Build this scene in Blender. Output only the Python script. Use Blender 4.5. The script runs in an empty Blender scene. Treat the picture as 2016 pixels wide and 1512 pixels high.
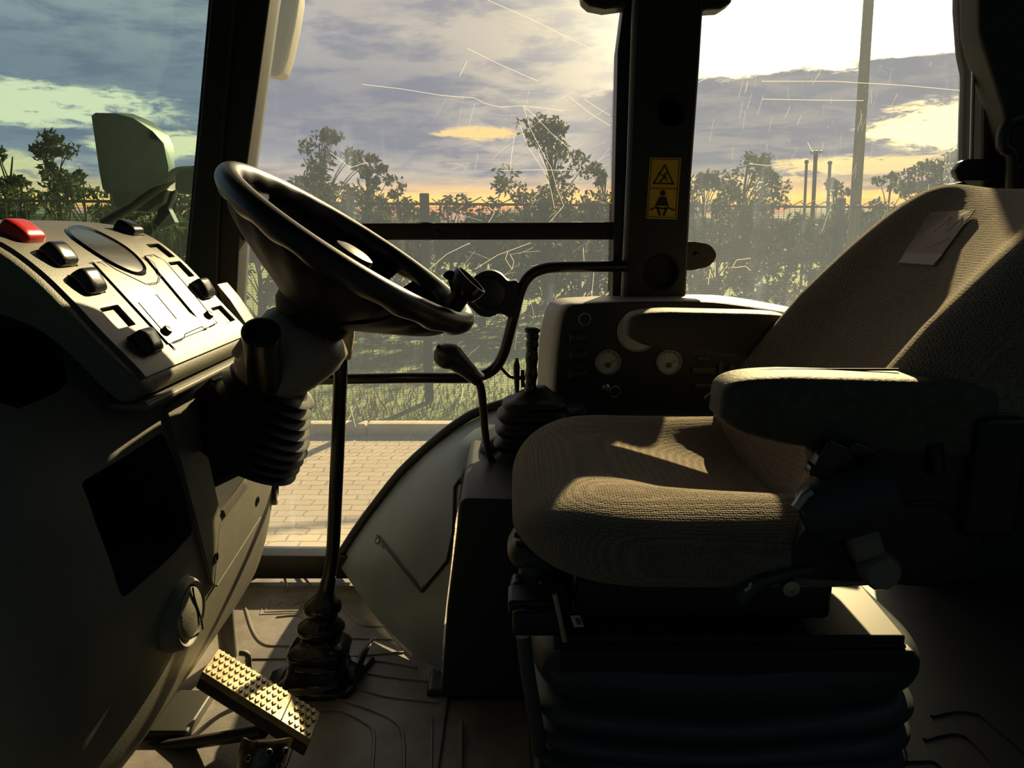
import bpy, bmesh, math, random
from mathutils import Vector, Matrix
from mathutils.bvhtree import BVHTree
R = math.radians
random.seed(7)
S = bpy.context.scene
C = S.collection

# ------------------------------------------------------------------ camera, world, sun, exposure
F = 1456.0
PITCH = R(12.2)
EYE = 0.88
GROUND = -1.25
cam_d = bpy.data.cameras.new('camera'); cam = bpy.data.objects.new('camera', cam_d); C.objects.link(cam)
cam_d.sensor_width = 36.0; cam_d.lens = 36.0 * F / 2016.0
cam_d.clip_start = 0.02; cam_d.clip_end = 800
cam.location = (0, 0, EYE); cam.rotation_euler = (R(90) - PITCH, 0, 0)
S.camera = cam
S.view_settings.view_transform = 'Standard'; S.view_settings.look = 'None'
S.view_settings.exposure = 0.0; S.view_settings.gamma = 1.0
S.view_settings.use_curve_mapping = False

SUN_AZ, SUN_EL = R(23.0), R(27.0)
SUN_DIR = Vector((math.sin(SUN_AZ) * math.cos(SUN_EL), math.cos(SUN_AZ) * math.cos(SUN_EL), math.sin(SUN_EL)))
sd = bpy.data.lights.new('sun', 'SUN'); so = bpy.data.objects.new('sun', sd); C.objects.link(so)
sd.energy = 11.5; sd.color = (1.0, 0.80, 0.42); sd.angle = R(0.9)
so.rotation_euler = SUN_DIR.to_track_quat('Z', 'Y').to_euler()
so.location = (4, 9, 5)

W = bpy.data.worlds.new('dusk_sky'); S.world = W; W.use_nodes = True
wt = W.node_tree; wt.nodes.clear()


class NT:
    """small helper around a node tree"""
    def __init__(s, t): s.t = t
    def n(s, typ, **kw):
        nd = s.t.nodes.new(typ)
        for k, v in kw.items(): setattr(nd, k, v)
        return nd
    def put(s, sock, v):
        if isinstance(v, bpy.types.NodeSocket): s.t.links.new(v, sock)
        elif v is not None:
            if isinstance(v, (tuple, list)) and len(v) == 3 and sock.type == 'RGBA': v = (*v, 1)
            sock.default_value = v
    def m(s, op, a, b=None, c=None, clamp=False):
        nd = s.n('ShaderNodeMath', operation=op, use_clamp=clamp)
        s.put(nd.inputs[0], a)
        if b is not None: s.put(nd.inputs[1], b)
        if c is not None: s.put(nd.inputs[2], c)
        return nd.outputs[0]
    def mixc(s, f, a, b, bt='MIX'):
        nd = s.n('ShaderNodeMix', data_type='RGBA', blend_type=bt)
        s.put(nd.inputs[0], f); s.put(nd.inputs[6], a); s.put(nd.inputs[7], b)
        return nd.outputs[2]
    def sstep(s, x, lo, hi):
        nd = s.n('ShaderNodeMapRange', interpolation_type='SMOOTHSTEP')
        s.put(nd.inputs[0], x); s.put(nd.inputs[1], lo); s.put(nd.inputs[2], hi)
        return nd.outputs[0]
    def noise(s, vec, scale, detail=4, rough=.5, dist=0):
        nd = s.n('ShaderNodeTexNoise')
        if vec is not None: s.put(nd.inputs['Vector'], vec)
        nd.inputs['Scale'].default_value = scale; nd.inputs['Detail'].default_value = detail
        nd.inputs['Roughness'].default_value = rough; nd.inputs['Distortion'].default_value = dist
        return nd.outputs['Fac']
    def gauss(s, az, el, a0, e0, sa, se):
        x = s.m('DIVIDE', s.m('SUBTRACT', az, a0), sa); y = s.m('DIVIDE', s.m('SUBTRACT', el, e0), se)
        q = s.m('ADD', s.m('MULTIPLY', x, x), s.m('MULTIPLY', y, y))
        return s.m('EXPONENT', s.m('MULTIPLY', q, -1.0))


def build_sky():
    n = NT(wt)
    tc = n.n('ShaderNodeTexCoord'); sep = n.n('ShaderNodeSeparateXYZ')
    wt.links.new(tc.outputs['Generated'], sep.inputs[0])
    x, y, z = sep.outputs
    DEG = 57.29578
    az = n.m('MULTIPLY', n.m('ARCTAN2', x, y), DEG)
    el = n.m('MULTIPLY', n.m('ARCSINE', z), DEG)
    zz = n.m('ADD', n.m('MAXIMUM', z, 0.0), 0.10)
    cv = n.n('ShaderNodeCombineXYZ')
    wt.links.new(n.m('DIVIDE', x, zz), cv.inputs[0]); wt.links.new(n.m('DIVIDE', y, zz), cv.inputs[1])
    big = n.noise(cv.outputs[0], 0.75, 7, .58, .25)
    fine = n.noise(cv.outputs[0], 2.6, 6, .6, .4)
    ca = n.n('ShaderNodeCombineXYZ')
    wt.links.new(n.m('MULTIPLY', az, 0.11), ca.inputs[0]); wt.links.new(n.m('MULTIPLY', el, 0.42), ca.inputs[1])
    an = n.noise(ca.outputs[0], 1.0, 7, .6, .3)
    ca2 = n.n('ShaderNodeCombineXYZ')
    wt.links.new(n.m('MULTIPLY', az, 0.05), ca2.inputs[0]); wt.links.new(n.m('MULTIPLY', el, 0.9), ca2.inputs[1])
    strip = n.noise(ca2.outputs[0], 1.6, 5, .55, .2)
    # distance to the sun, degrees (rough)
    da = n.m('MULTIPLY', n.m('SUBTRACT', az, math.degrees(SUN_AZ)), 0.85)
    de = n.m('SUBTRACT', el, 18.5)
    dist = n.m('SQRT', n.m('ADD', n.m('MULTIPLY', da, da), n.m('MULTIPLY', de, de)))
    warm = n.m('EXPONENT', n.m('MULTIPLY', dist, -0.060))
    core = n.m('EXPONENT', n.m('MULTIPLY', n.m('MULTIPLY', dist, dist), -0.0085))
    cloud = n.sstep(n.m('ADD', n.m('MULTIPLY', an, .6), n.m('MULTIPLY', fine, .4)), .44, .58)
    c_cloud = n.mixc(warm, (.21, .225, .32), (.50, .44, .42))
    c_gap = n.mixc(n.m('MULTIPLY', warm, 1.15, clamp=True), (.36, .38, .45), (1.5, 1.1, .55))
    thin = n.mixc(cloud, c_gap, c_cloud)
    col = n.mixc(n.m('MULTIPLY', big, .35), thin, (.30, .30, .38))
    # glare around the sun
    col = n.mixc(n.m('MULTIPLY', core, 1.25, clamp=True), col, (4.2, 3.7, 2.4))
    # dark cloud bank on the right, up to about 11 degrees
    edge = n.m('ADD', n.m('ADD', 8.3, n.m('MULTIPLY', n.noise(ca.outputs[0], 2.6, 6, .6), 3.4)), n.m('MULTIPLY', n.m('SUBTRACT', az, 12.0), .06))
    bank = n.m('MULTIPLY', n.sstep(n.m('SUBTRACT', edge, el), 0.0, 0.6), n.sstep(az, 3.0, 9.0))
    bankc = n.mixc(n.sstep(fine, .40, .62), (.23, .235, .31), (.36, .34, .36))
    col = n.mixc(bank, col, bankc)
    # broad darker bank on the left
    lb = n.m('MULTIPLY', n.sstep(az, 0.0, -8.0), n.m('MULTIPLY', n.sstep(el, 3.8, 5.5), n.sstep(el, 13.5, 9.5)))
    col = n.mixc(n.m('MULTIPLY', lb, .55), col, (.20, .215, .30))
    # bright breaks
    big2 = n.noise(ca.outputs[0], 4.2, 9, .68, .6)
    def blob(col, a0, e0, sa, se, c, k=1.0):
        g = n.gauss(az, el, a0, e0, sa, se)
        g = n.m('MULTIPLY', n.sstep(n.m('MULTIPLY', g, n.m('ADD', n.m('ADD', n.m('MULTIPLY', strip, 1.1), n.m('MULTIPLY', big2, 2.9)), -1.0)), .30, .66), k)
        return n.mixc(g, col, c)
    col = blob(col, 29.5, 6.2, 5.2, 1.7, (2.2, 1.75, .85))
    col = blob(col, 24.0, 3.9, 7.0, .7, (1.25, .95, .40))
    col = blob(col, -2.5, 6.5, 3.2, .55, (1.15, .80, .32))
    col = blob(col, -33.5, 7.4, 11.0, 1.5, (1.10, .95, .62))
    col = blob(col, -24.5, 5.2, 4.5, 1.0, (1.15, .95, .55))
    col = blob(col, -36.5, 3.4, 7.0, 1.2, (1.1, .86, .42))
    col = blob(col, 14.0, 3.1, 8.0, .4, (1.2, .9, .42), .8)
    # pale band then glow on the horizon
    pale = n.m('MULTIPLY', n.sstep(el, 5.2, 2.6), n.sstep(strip, .38, .60))
    col = n.mixc(n.m('MULTIPLY', pale, .6), col, (.80, .63, .42))
    ge = n.m('SUBTRACT', el, 1.55); gg = n.m('EXPONENT', n.m('MULTIPLY', n.m('MULTIPLY', ge, ge), -0.95))
    front = n.m('MULTIPLY', n.sstep(az, -75, -20), n.sstep(az, 80, 40))
    gl = n.m('MULTIPLY', n.m('MULTIPLY', gg, front), n.sstep(n.m('ADD', strip, n.m('MULTIPLY', an, .5)), .52, .74))
    gcol = n.mixc(n.sstep(el, .7, 1.9), (1.3, .36, .10), (1.7, .95, .22))
    col = n.mixc(n.m('MULTIPLY', gl, 1.0, clamp=True), col, gcol)
    # the half of the sky away from the sun is dim and blue green
    back = n.sstep(y, 0.45, -0.25)
    col = n.mixc(back, col, (.014, .030, .036))
    up = n.m('MULTIPLY', n.sstep(z, .45, .8), 1.0)
    col = n.mixc(up, col, (.08, .10, .12))
    # below the horizon
    col = n.mixc(n.sstep(z, 0.0, -0.02), col, (.025, .03, .02))
    bg = n.n('ShaderNodeBackground'); out = n.n('ShaderNodeOutputWorld')
    wt.links.new(col, bg.inputs[0]); bg.inputs[1].default_value = 1.0
    wt.links.new(bg.outputs[0], out.inputs[0])


build_sky()

# ------------------------------------------------------------------ materials
MATS = {}


def mat(name, col, rough=.5, metal=0.0, bump=0.0, bscale=400.0, var=0.0, vscale=20.0, coat=0.0, spec=.5, kind='noise', var_col=None):
    m = bpy.data.materials.new(name); m.use_nodes = True; t = m.node_tree; n = NT(t)
    b = t.nodes['Principled BSDF']
    tc = n.n('ShaderNodeTexCoord').outputs['Object']
    base = (*col, 1)
    if var > 0:
        f = n.sstep(n.noise(tc, vscale, 5, .6), .35, .7)
        vc = var_col or tuple(min(1, c * (1 + var)) for c in col)
        c0 = col if var_col else tuple(c * (1 - var) for c in col)
        n.put(b.inputs['Base Color'], n.mixc(f, c0, vc))
    else: b.inputs['Base Color'].default_value = base
    b.inputs['Roughness'].default_value = rough; b.inputs['Metallic'].default_value = metal
    b.inputs['Specular IOR Level'].default_value = spec
    if coat: b.inputs['Coat Weight'].default_value = coat
    if bump > 0:
        if kind == 'voronoi':
            v = n.n('ShaderNodeTexVoronoi'); t.links.new(tc, v.inputs['Vector']); v.inputs['Scale'].default_value = bscale
            h = v.outputs['Distance']
        else: h = n.noise(tc, bscale, 3, .55)
        bp = n.n('ShaderNodeBump'); bp.inputs['Strength'].default_value = bump; bp.inputs['Distance'].default_value = .002
        t.links.new(h, bp.inputs['Height']); t.links.new(bp.outputs[0], b.inputs['Normal'])
    MATS[name] = m
    return m


def fabric(name, c0, c1, scale=210):
    m = bpy.data.materials.new(name); m.use_nodes = True; t = m.node_tree; n = NT(t)
    b = t.nodes['Principled BSDF']; tc = n.n('ShaderNodeTexCoord').outputs['Object']
    v = n.n('ShaderNodeTexVoronoi'); v.inputs['Scale'].default_value = scale; v.inputs['Randomness'].default_value = .35
    t.links.new(tc, v.inputs['Vector'])
    f = n.sstep(v.outputs['Distance'], .15, .65)
    c = n.mixc(f, c1, c0)
    wear = n.sstep(n.noise(tc, 9, 4, .6), .4, .7)
    n.put(b.inputs['Base Color'], n.mixc(n.m('MULTIPLY', wear, .3), c, tuple(x * .55 for x in c0)))
    b.inputs['Roughness'].default_value = .95; b.inputs['Specular IOR Level'].default_value = .15
    b.inputs['Sheen Weight'].default_value = .25; b.inputs['Sheen Roughness'].default_value = .5
    bp = n.n('ShaderNodeBump'); bp.inputs['Strength'].default_value = .9; bp.inputs['Distance'].default_value = .0028; bp.invert = True
    t.links.new(v.outputs['Distance'], bp.inputs['Height']); t.links.new(bp.outputs[0], b.inputs['Normal'])
    MATS[name] = m
    return m


def glass(name, tint, dust, streak, gloss=.05, dcol=(.55, .68, 1.0)):
    m = bpy.data.materials.new(name); m.use_nodes = True; t = m.node_tree; n = NT(t); t.nodes.clear()
    out = n.n('ShaderNodeOutputMaterial'); tc = n.n('ShaderNodeTexCoord').outputs['Object']
    tr = n.n('ShaderNodeBsdfTransparent'); tr.inputs[0].default_value = (*tint, 1)
    gl = n.n('ShaderNodeBsdfGlossy'); gl.inputs['Roughness'].default_value = .02
    fr = n.n('ShaderNodeFresnel'); fr.inputs[0].default_value = 1.35
    a = n.n('ShaderNodeMixShader'); t.links.new(n.m('MULTIPLY', fr.outputs[0], gloss * 10), a.inputs[0])
    t.links.new(tr.outputs[0], a.inputs[1]); t.links.new(gl.outputs[0], a.inputs[2])
    tl = n.n('ShaderNodeBsdfTranslucent'); tl.inputs[0].default_value = (*dcol, 1)
    mp = n.n('ShaderNodeMapping'); mp.inputs['Scale'].default_value = (22, 22, 2.2); mp.inputs['Rotation'].default_value = (0, R(14), 0)
    t.links.new(tc, mp.inputs[0])
    st = n.sstep(n.noise(mp.outputs[0], 1.0, 5, .65), .50, .78)
    cl = n.sstep(n.noise(tc, 3.2, 5, .6), .42, .72)
    sp = n.sstep(n.noise(tc, 160, 2, .5), .70, .80)
    d = n.m('ADD', dust, n.m('MULTIPLY', n.m('MULTIPLY', st, cl), streak))
    d = n.m('ADD', d, n.m('MULTIPLY', sp, streak * .8), clamp=True)
    b = n.n('ShaderNodeMixShader'); t.links.new(d, b.inputs[0])
    t.links.new(a.outputs[0], b.inputs[1]); t.links.new(tl.outputs[0], b.inputs[2])
    t.links.new(b.outputs[0], out.inputs[0])
    MATS[name] = m
    return m


def leafy(name, col, var):
    m = bpy.data.materials.new(name); m.use_nodes = True; t = m.node_tree; n = NT(t)
    b = t.nodes['Principled BSDF']; tc = n.n('ShaderNodeTexCoord').outputs['Object']
    n.put(b.inputs['Base Color'], n.mixc(n.noise(tc, 2.5, 3), col, var))
    b.inputs['Roughness'].default_value = .8; b.inputs['Specular IOR Level'].default_value = .2
    tl = n.n('ShaderNodeBsdfTranslucent'); n.put(tl.inputs[0], var)
    mx = n.n('ShaderNodeMixShader'); mx.inputs[0].default_value = .12
    out = t.nodes['Material Output']
    t.links.new(b.outputs[0], mx.inputs[1]); t.links.new(tl.outputs[0], mx.inputs[2]); t.links.new(mx.outputs[0], out.inputs[0])
    MATS[name] = m
    return m


black = mat('black_plastic', (.009, .010, .011), .38, bump=.15, bscale=500)
blackg = mat('black_gloss', (.010, .010, .011), .18, spec=.6)
blackm = mat('black_matte', (.010, .011, .012), .75)
rubber = mat('black_rubber', (.014, .015, .016), .45, bump=.12, bscale=160)
bootm = mat('seat_bellows_rubber', (.045, .056, .058), .40, bump=.1, bscale=90)
frame = mat('pillar_paint', (.007, .008, .008), .6, bump=.05, bscale=300)
pillarm = mat('pillar_cover', (.013, .018, .018), .6, bump=.1, bscale=500)
dashm = mat('dash_plastic', (.17, .160, .128), .52, bump=.35, bscale=620, var=.10, vscale=5)
dashl = mat('binnacle_plastic', (.115, .104, .094), .48, bump=.18, bscale=600, var=.06, vscale=8)
overlay = mat('instrument_overlay', (.105, .094, .096), .45, var=.06, vscale=14)
lens = mat('display_lens', (.055, .055, .06), .22, spec=.5)
shroudm = mat('column_shroud_plastic', (.27, .235, .215), .40, bump=.1, bscale=400)
wheelm = mat('wheel_rubber', (.015, .0145, .014), .36, bump=.08, bscale=350, spec=.6)
tape = mat('tape_wrap', (.42, .34, .22), .8, bump=.5, bscale=120)
consolem = mat('console_plastic', (.30, .27, .27), .45, bump=.15, bscale=500)
consface = mat('console_face', (.012, .017, .020), .5, bump=.1, bscale=400)
fenderm = mat('fender_paint', (.22, .27, .30), .38, bump=.05, bscale=200, var=.12, vscale=6)
teal = mat('teal_trim', (.030, .060, .062), .5)
matr = mat('mat_rubber_shaded', (.014, .014, .013), .55, bump=.25, bscale=130, var=.25, vscale=9)  # mat rubber darkened: the shade behind the seat is put into its colour
matm = mat('mat_rubber_lit', (.24, .215, .20), .42, bump=.25, bscale=130, var=.25, vscale=9, spec=.5)  # paler copy for the footwell: the gloss sheen is put into its colour
kick = mat('kick_plate_rubber', (.12, .115, .11), .5, bump=.2, bscale=150, var=.2)
seatf = fabric('seat_weave', (.30, .235, .175), (.14, .108, .084), 300)
armm = mat('armrest_vinyl', (.095, .08, .062), .66, bump=.5, bscale=170, var=.22, vscale=90)
armfar = mat('armrest_dark_vinyl', (.07, .06, .05), .62, bump=.3, bscale=170)
metal = mat('worn_metal', (.42, .40, .36), .32, metal=.9, bump=.1, bscale=200)
pedalm = mat('pedal_metal', (.36, .29, .17), .38, metal=.55, bump=.25, bscale=130, var=.25, vscale=30)
pedald = mat('pedal_side', (.03, .028, .025), .5)
redm = mat('red_switch', (.55, .018, .014), .28, coat=.4)
white = mat('dial_white', (.42, .45, .46), .5)
bezel = mat('bezel_grey', (.30, .32, .33), .35)
dialdark = mat('dial_mark', (.06, .09, .09), .5)
yellow = mat('sticker_yellow', (.62, .42, .02), .45)
ink = mat('sticker_ink', (.02, .018, .012), .6)
labelm = mat('seat_label', (.30, .19, .14), .55, bump=.3, bscale=60, var=.2, vscale=40)
labelb = mat('seat_label_band', (.52, .40, .36), .6)
paper = mat('paper_label', (.55, .55, .52), .7)
symbol = mat('switch_symbol', (.45, .45, .44), .5)
plateblk = mat('seat_plate_paint', (.022, .021, .019), .52, spec=.3)
knobp = mat('pale_knob_plastic', (.20, .18, .15), .35, coat=.2)
housing = mat('mirror_housing_plastic', (.060, .080, .060), .55, bump=.2, bscale=60, var=.3, vscale=9)
mirp = mat('mirror_pale_plastic', (.34, .32, .25), .6, bump=.2, bscale=40)
scratch = bpy.data.materials.new('glass_scratch'); scratch.use_nodes = True
_t = scratch.node_tree; _t.nodes.clear(); _o = _t.nodes.new('ShaderNodeOutputMaterial'); _b = _t.nodes.new('ShaderNodeBsdfTranslucent')
_b.inputs[0].default_value = (.5, .49, .45, 1); _t.links.new(_b.outputs[0], _o.inputs[0])
g_wind = glass('windshield_glass', (.56, .79, .76), .022, .04, .05, (.55, .80, .75))
g_door = glass('door_glass', (.93, .93, .92), .030, .09)
g_rear = glass('rear_quarter_glass', (.93, .92, .88), .048, .17)
pole_m = mat('concrete_pole', (.34, .33, .28), .9, bump=.3, bscale=20, var=.2, vscale=4)
fence_m = mat('fence_steel', (.07, .07, .06), .7)
bark = mat('tree_bark', (.10, .08, .06), .95, bump=.5, bscale=10)
leaf_a = leafy('leaf_dusty', (.07, .075, .045), (.14, .14, .08))
leaf_b = leafy('leaf_olive', (.07, .085, .045), (.15, .16, .07))
leaf_c = leafy('leaf_dark', (.05, .06, .035), (.11, .115, .06))


def paving_mat():
    m = bpy.data.materials.new('paver_brick'); m.use_nodes = True; t = m.node_tree; n = NT(t); b = t.nodes['Principled BSDF']
    tc = n.n('ShaderNodeTexCoord').outputs['Object']
    w = n.n('ShaderNodeTexNoise'); w.inputs['Scale'].default_value = 9; t.links.new(tc, w.inputs['Vector'])
    vm = n.n('ShaderNodeVectorMath', operation='MULTIPLY_ADD'); t.links.new(w.outputs['Color'], vm.inputs[0])
    vm.inputs[1].default_value = (.05, .05, 0); t.links.new(tc, vm.inputs[2])
    br = n.n('ShaderNodeTexBrick'); t.links.new(vm.outputs[0], br.inputs['Vector'])
    br.inputs['Scale'].default_value = 1.0; br.inputs['Brick Width'].default_value = .22; br.inputs['Row Height'].default_value = .112
    br.inputs['Mortar Size'].default_value = .009; br.inputs['Mortar Smooth'].default_value = .35
    br.inputs['Color1'].default_value = (.62, .50, .36, 1); br.inputs['Color2'].default_value = (.50, .41, .30, 1); br.inputs['Mortar'].default_value = (.30, .24, .17, 1)
    f = n.sstep(n.noise(tc, 1.2, 5, .6), .4, .7)
    n.put(b.inputs['Base Color'], n.mixc(n.m('MULTIPLY', f, .35), br.outputs['Color'], (.60, .52, .40)))
    b.inputs['Roughness'].default_value = .9
    bp = n.n('ShaderNodeBump'); bp.inputs['Strength'].default_value = .5; bp.inputs['Distance'].default_value = .01
    t.links.new(n.m('SUBTRACT', 1.0, br.outputs['Fac']), bp.inputs['Height']); t.links.new(bp.outputs[0], b.inputs['Normal'])
    return m


paver = paving_mat()
kerbm = mat('kerb_concrete', (.72, .62, .46), .9, bump=.3, bscale=30, var=.12, vscale=6)
grassm = mat('grass_ground', (.17, .25, .06), .95, bump=.6, bscale=14, var=.3, vscale=.8, var_col=(.17, .20, .06))
grassn = mat('grass_blade', (.16, .19, .06), .8, var=.4, vscale=2.2, var_col=(.36, .26, .11))
soil = mat('far_scrub_ground', (.06, .07, .035), .95, var=.3, vscale=.4)

# ------------------------------------------------------------------ geometry helpers
cp, sp_ = math.cos(PITCH), math.sin(PITCH)


def ray(px, py):
    u = (px - 1008) / F; v = -(py - 756) / F
    return Vector((u, cp + v * sp_, -sp_ + v * cp))


def P(px, py, Y):
    """the point of the plane Y = const seen towards that direction"""
    d = ray(px, py); return Vector((d.x * Y / d.y, Y, EYE + d.z * Y / d.y))


def PZ(px, py, z):
    d = ray(px, py); k = (z - EYE) / d.z; return Vector((d.x * k, d.y * k, z))


def PX(px, py, X):
    d = ray(px, py); k = X / d.x; return Vector((X, d.y * k, EYE + d.z * k))


def smooth_pts(pts, n=8, closed=False):
    """Catmull-Rom through the points"""
    pts = [Vector(p) for p in pts]; N = len(pts); out = []
    rng = range(N) if closed else range(N - 1)
    for i in rng:
        if closed: a, b, c, d = pts[(i - 1) % N], pts[i], pts[(i + 1) % N], pts[(i + 2) % N]
        else: a, b, c, d = pts[max(i - 1, 0)], pts[i], pts[i + 1], pts[min(i + 2, N - 1)]
        for k in range(n):
            t = k / n
            out.append(.5 * ((2 * b) + (c - a) * t + (2 * a - 5 * b + 4 * c - d) * t * t + (3 * b - a - 3 * c + d) * t ** 3))
    if not closed: out.append(pts[-1])
    return out


class MB:
    def __init__(s): s.v = []; s.f = []; s.mi = []; s.cur = 0
    def add(s, vs, fs):
        o = len(s.v); s.v += [Vector(v) for v in vs]
        for f in fs: s.f.append([i + o for i in f]); s.mi.append(s.cur)
    def loft(s, rings, cap=True, closed=True):
        n = len(rings[0]); vs = [p for r in rings for p in r]; fs = []
        for i in range(len(rings) - 1):
            for j in range(n if closed else n - 1):
                k = (j + 1) % n
                fs.append((i * n + j, i * n + k, (i + 1) * n + k, (i + 1) * n + j))
        if cap and closed:
            fs.append(tuple(range(n - 1, -1, -1))); fs.append(tuple((len(rings) - 1) * n + j for j in range(n)))
        s.add(vs, fs); return s
    def tube(s, pts, r, seg=14, cap=True, flat=1.0):
        pts = [Vector(p) for p in pts]; rings = []; N = len(pts)
        t0 = (pts[1] - pts[0]).normalized(); up = Vector((0, 0, 1)) if abs(t0.z) < .9 else Vector((1, 0, 0))
        a = t0.cross(up).normalized()
        for i, p in enumerate(pts):
            t = (pts[min(i + 1, N - 1)] - pts[max(i - 1, 0)]).normalized()
            a = (a - t * a.dot(t)).normalized(); b = t.cross(a)
            rr = r(i / (N - 1)) if callable(r) else r
            rings.append([p + (a * math.cos(q) + b * flat * math.sin(q)) * rr for q in [2 * math.pi * k / seg for k in range(seg)]])
        return s.loft(rings, cap)
    def lathe(s, prof, o, ax, seg=32, cap=True, sx=1.0):
        """prof: (radius, distance along axis)"""
        o = Vector(o); ax = Vector(ax).normalized(); h = Vector((0, 0, 1)) if abs(ax.z) < .9 else Vector((1, 0, 0))
        a = ax.cross(h).normalized(); b = ax.cross(a)
        return s.loft([[o + ax * d + (a * math.cos(q) * sx + b * math.sin(q)) * r for q in [2 * math.pi * k / seg for k in range(seg)]] for r, d in prof], cap)
    def box(s, c, d, rot=None, bev=0.0):
        bm = bmesh.new(); bmesh.ops.create_cube(bm, size=1.0)
        for v in bm.verts: v.co = Vector((v.co.x * d[0], v.co.y * d[1], v.co.z * d[2]))
        if bev > 0: bmesh.ops.bevel(bm, geom=bm.edges[:], offset=min(bev, min(d) * .49), segments=3, profile=.6, affect='EDGES')
        M = Matrix.Translation(Vector(c)) @ (rot.to_4x4() if rot is not None else Matrix())
        bm.verts.index_update()
        s.add([M @ v.co for v in bm.verts], [[v.index for v in f.verts] for f in bm.faces]); bm.free(); return s
    def prism(s, pts, off, bev=0.0):
        """closed polygon (world points) pushed by the vector off"""
        off = Vector(off); n = len(pts)
        if bev > 0:
            bm = bmesh.new(); a = [bm.verts.new(p) for p in pts]; b = [bm.verts.new(Vector(p) + off) for p in pts]
            bm.faces.new(a); bm.faces.new(b[::-1])
            for i in range(n): bm.faces.new((a[i], b[i], b[(i + 1) % n], a[(i + 1) % n]))
            bmesh.ops.recalc_face_normals(bm, faces=bm.faces[:])
            es = [e for e in bm.edges if e.calc_face_angle(0) > .5]
            bmesh.ops.bevel(bm, geom=es, offset=bev, segments=3, profile=.6, affect='EDGES', clamp_overlap=True)
            bm.verts.index_update()
            s.add([v.co.copy() for v in bm.verts], [[v.index for v in f.verts] for f in bm.faces]); bm.free()
        else:
            vs = [Vector(p) for p in pts] + [Vector(p) + off for p in pts]
            s.add(vs, [tuple(range(n)), tuple(range(2 * n - 1, n - 1, -1))] + [(i, i + n, (i + 1) % n + n, (i + 1) % n) for i in range(n)])
        return s
    def sell(s, c, r, e1=.5, e2=.5, rot=None, nu=48, nv=28, warp=None):
        """rounded body (superellipsoid) around c"""
        c = Vector(c); f = lambda w, e: math.copysign(abs(w) ** e, w); rings = []
        for i in range(1, nv):
            ph = -math.pi / 2 + math.pi * i / nv; ring = []
            for j in range(nu):
                th = 2 * math.pi * j / nu
                q = Vector((r[0] * f(math.cos(ph), e1) * f(math.cos(th), e2), r[1] * f(math.cos(ph), e1) * f(math.sin(th), e2), r[2] * f(math.sin(ph), e1)))
                if warp: q = warp(q)
                if rot is not None: q = rot @ q
                ring.append(c + q)
            rings.append(ring)
        return s.loft(rings, True)
    def build(s, name, mats, parent=None, smooth=True, angle=40, sub=0):
        me = bpy.data.meshes.new(name); me.from_pydata([tuple(v) for v in s.v], [], s.f)
        if not isinstance(mats, (list, tuple)): mats = [mats]
        for m in mats: me.materials.append(m)
        if len(mats) > 1: me.polygons.foreach_set('material_index', s.mi)
        bm = bmesh.new(); bm.from_mesh(me); bmesh.ops.recalc_face_normals(bm, faces=bm.faces[:]); bm.to_mesh(me); bm.free()
        if smooth:
            me.polygons.foreach_set('use_smooth', [True] * len(me.polygons))
            me.set_sharp_from_angle(angle=R(angle))
        me.update()
        o = bpy.data.objects.new(name, me); C.objects.link(o)
        if parent is not None:
            o.parent = parent
            w = Vector((0, 0, 0)); q = parent
            while q is not None: w += q.location; q = q.parent
            o.location = -w
        return o


def ribbon(mb, pts, w):
    for a, b in zip(pts[:-1], pts[1:]):
        d = (b - a).normalized(); n_ = Vector((-d.z, 0, d.x)) * w
        mb.add([a - n_, b - n_, b + n_, a + n_], [(0, 1, 2, 3)])


def tag(o, label=None, cat=None, group=None, kind=None):
    if label: o['label'] = label
    if cat: o['category'] = cat
    if group: o['group'] = group
    if kind: o['kind'] = kind
    return o


def thing(name, label, cat, base, group=None, kind=None):
    o = bpy.data.objects.new(name, None); C.objects.link(o); o.location = base; o.empty_display_size = .05
    return tag(o, label, cat, group, kind)


def bvh(o):
    bm = bmesh.new(); bm.from_mesh(o.data); t = BVHTree.FromBMesh(bm); bm.free(); return t


def cast(px, py, tree):
    h = tree.ray_cast(Vector((0, 0, EYE)), ray(px, py).normalized())
    if h[0] is None: return None, None
    n = h[1]
    if n.dot(ray(px, py)) > 0: n = -n
    return h[0], n


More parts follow.
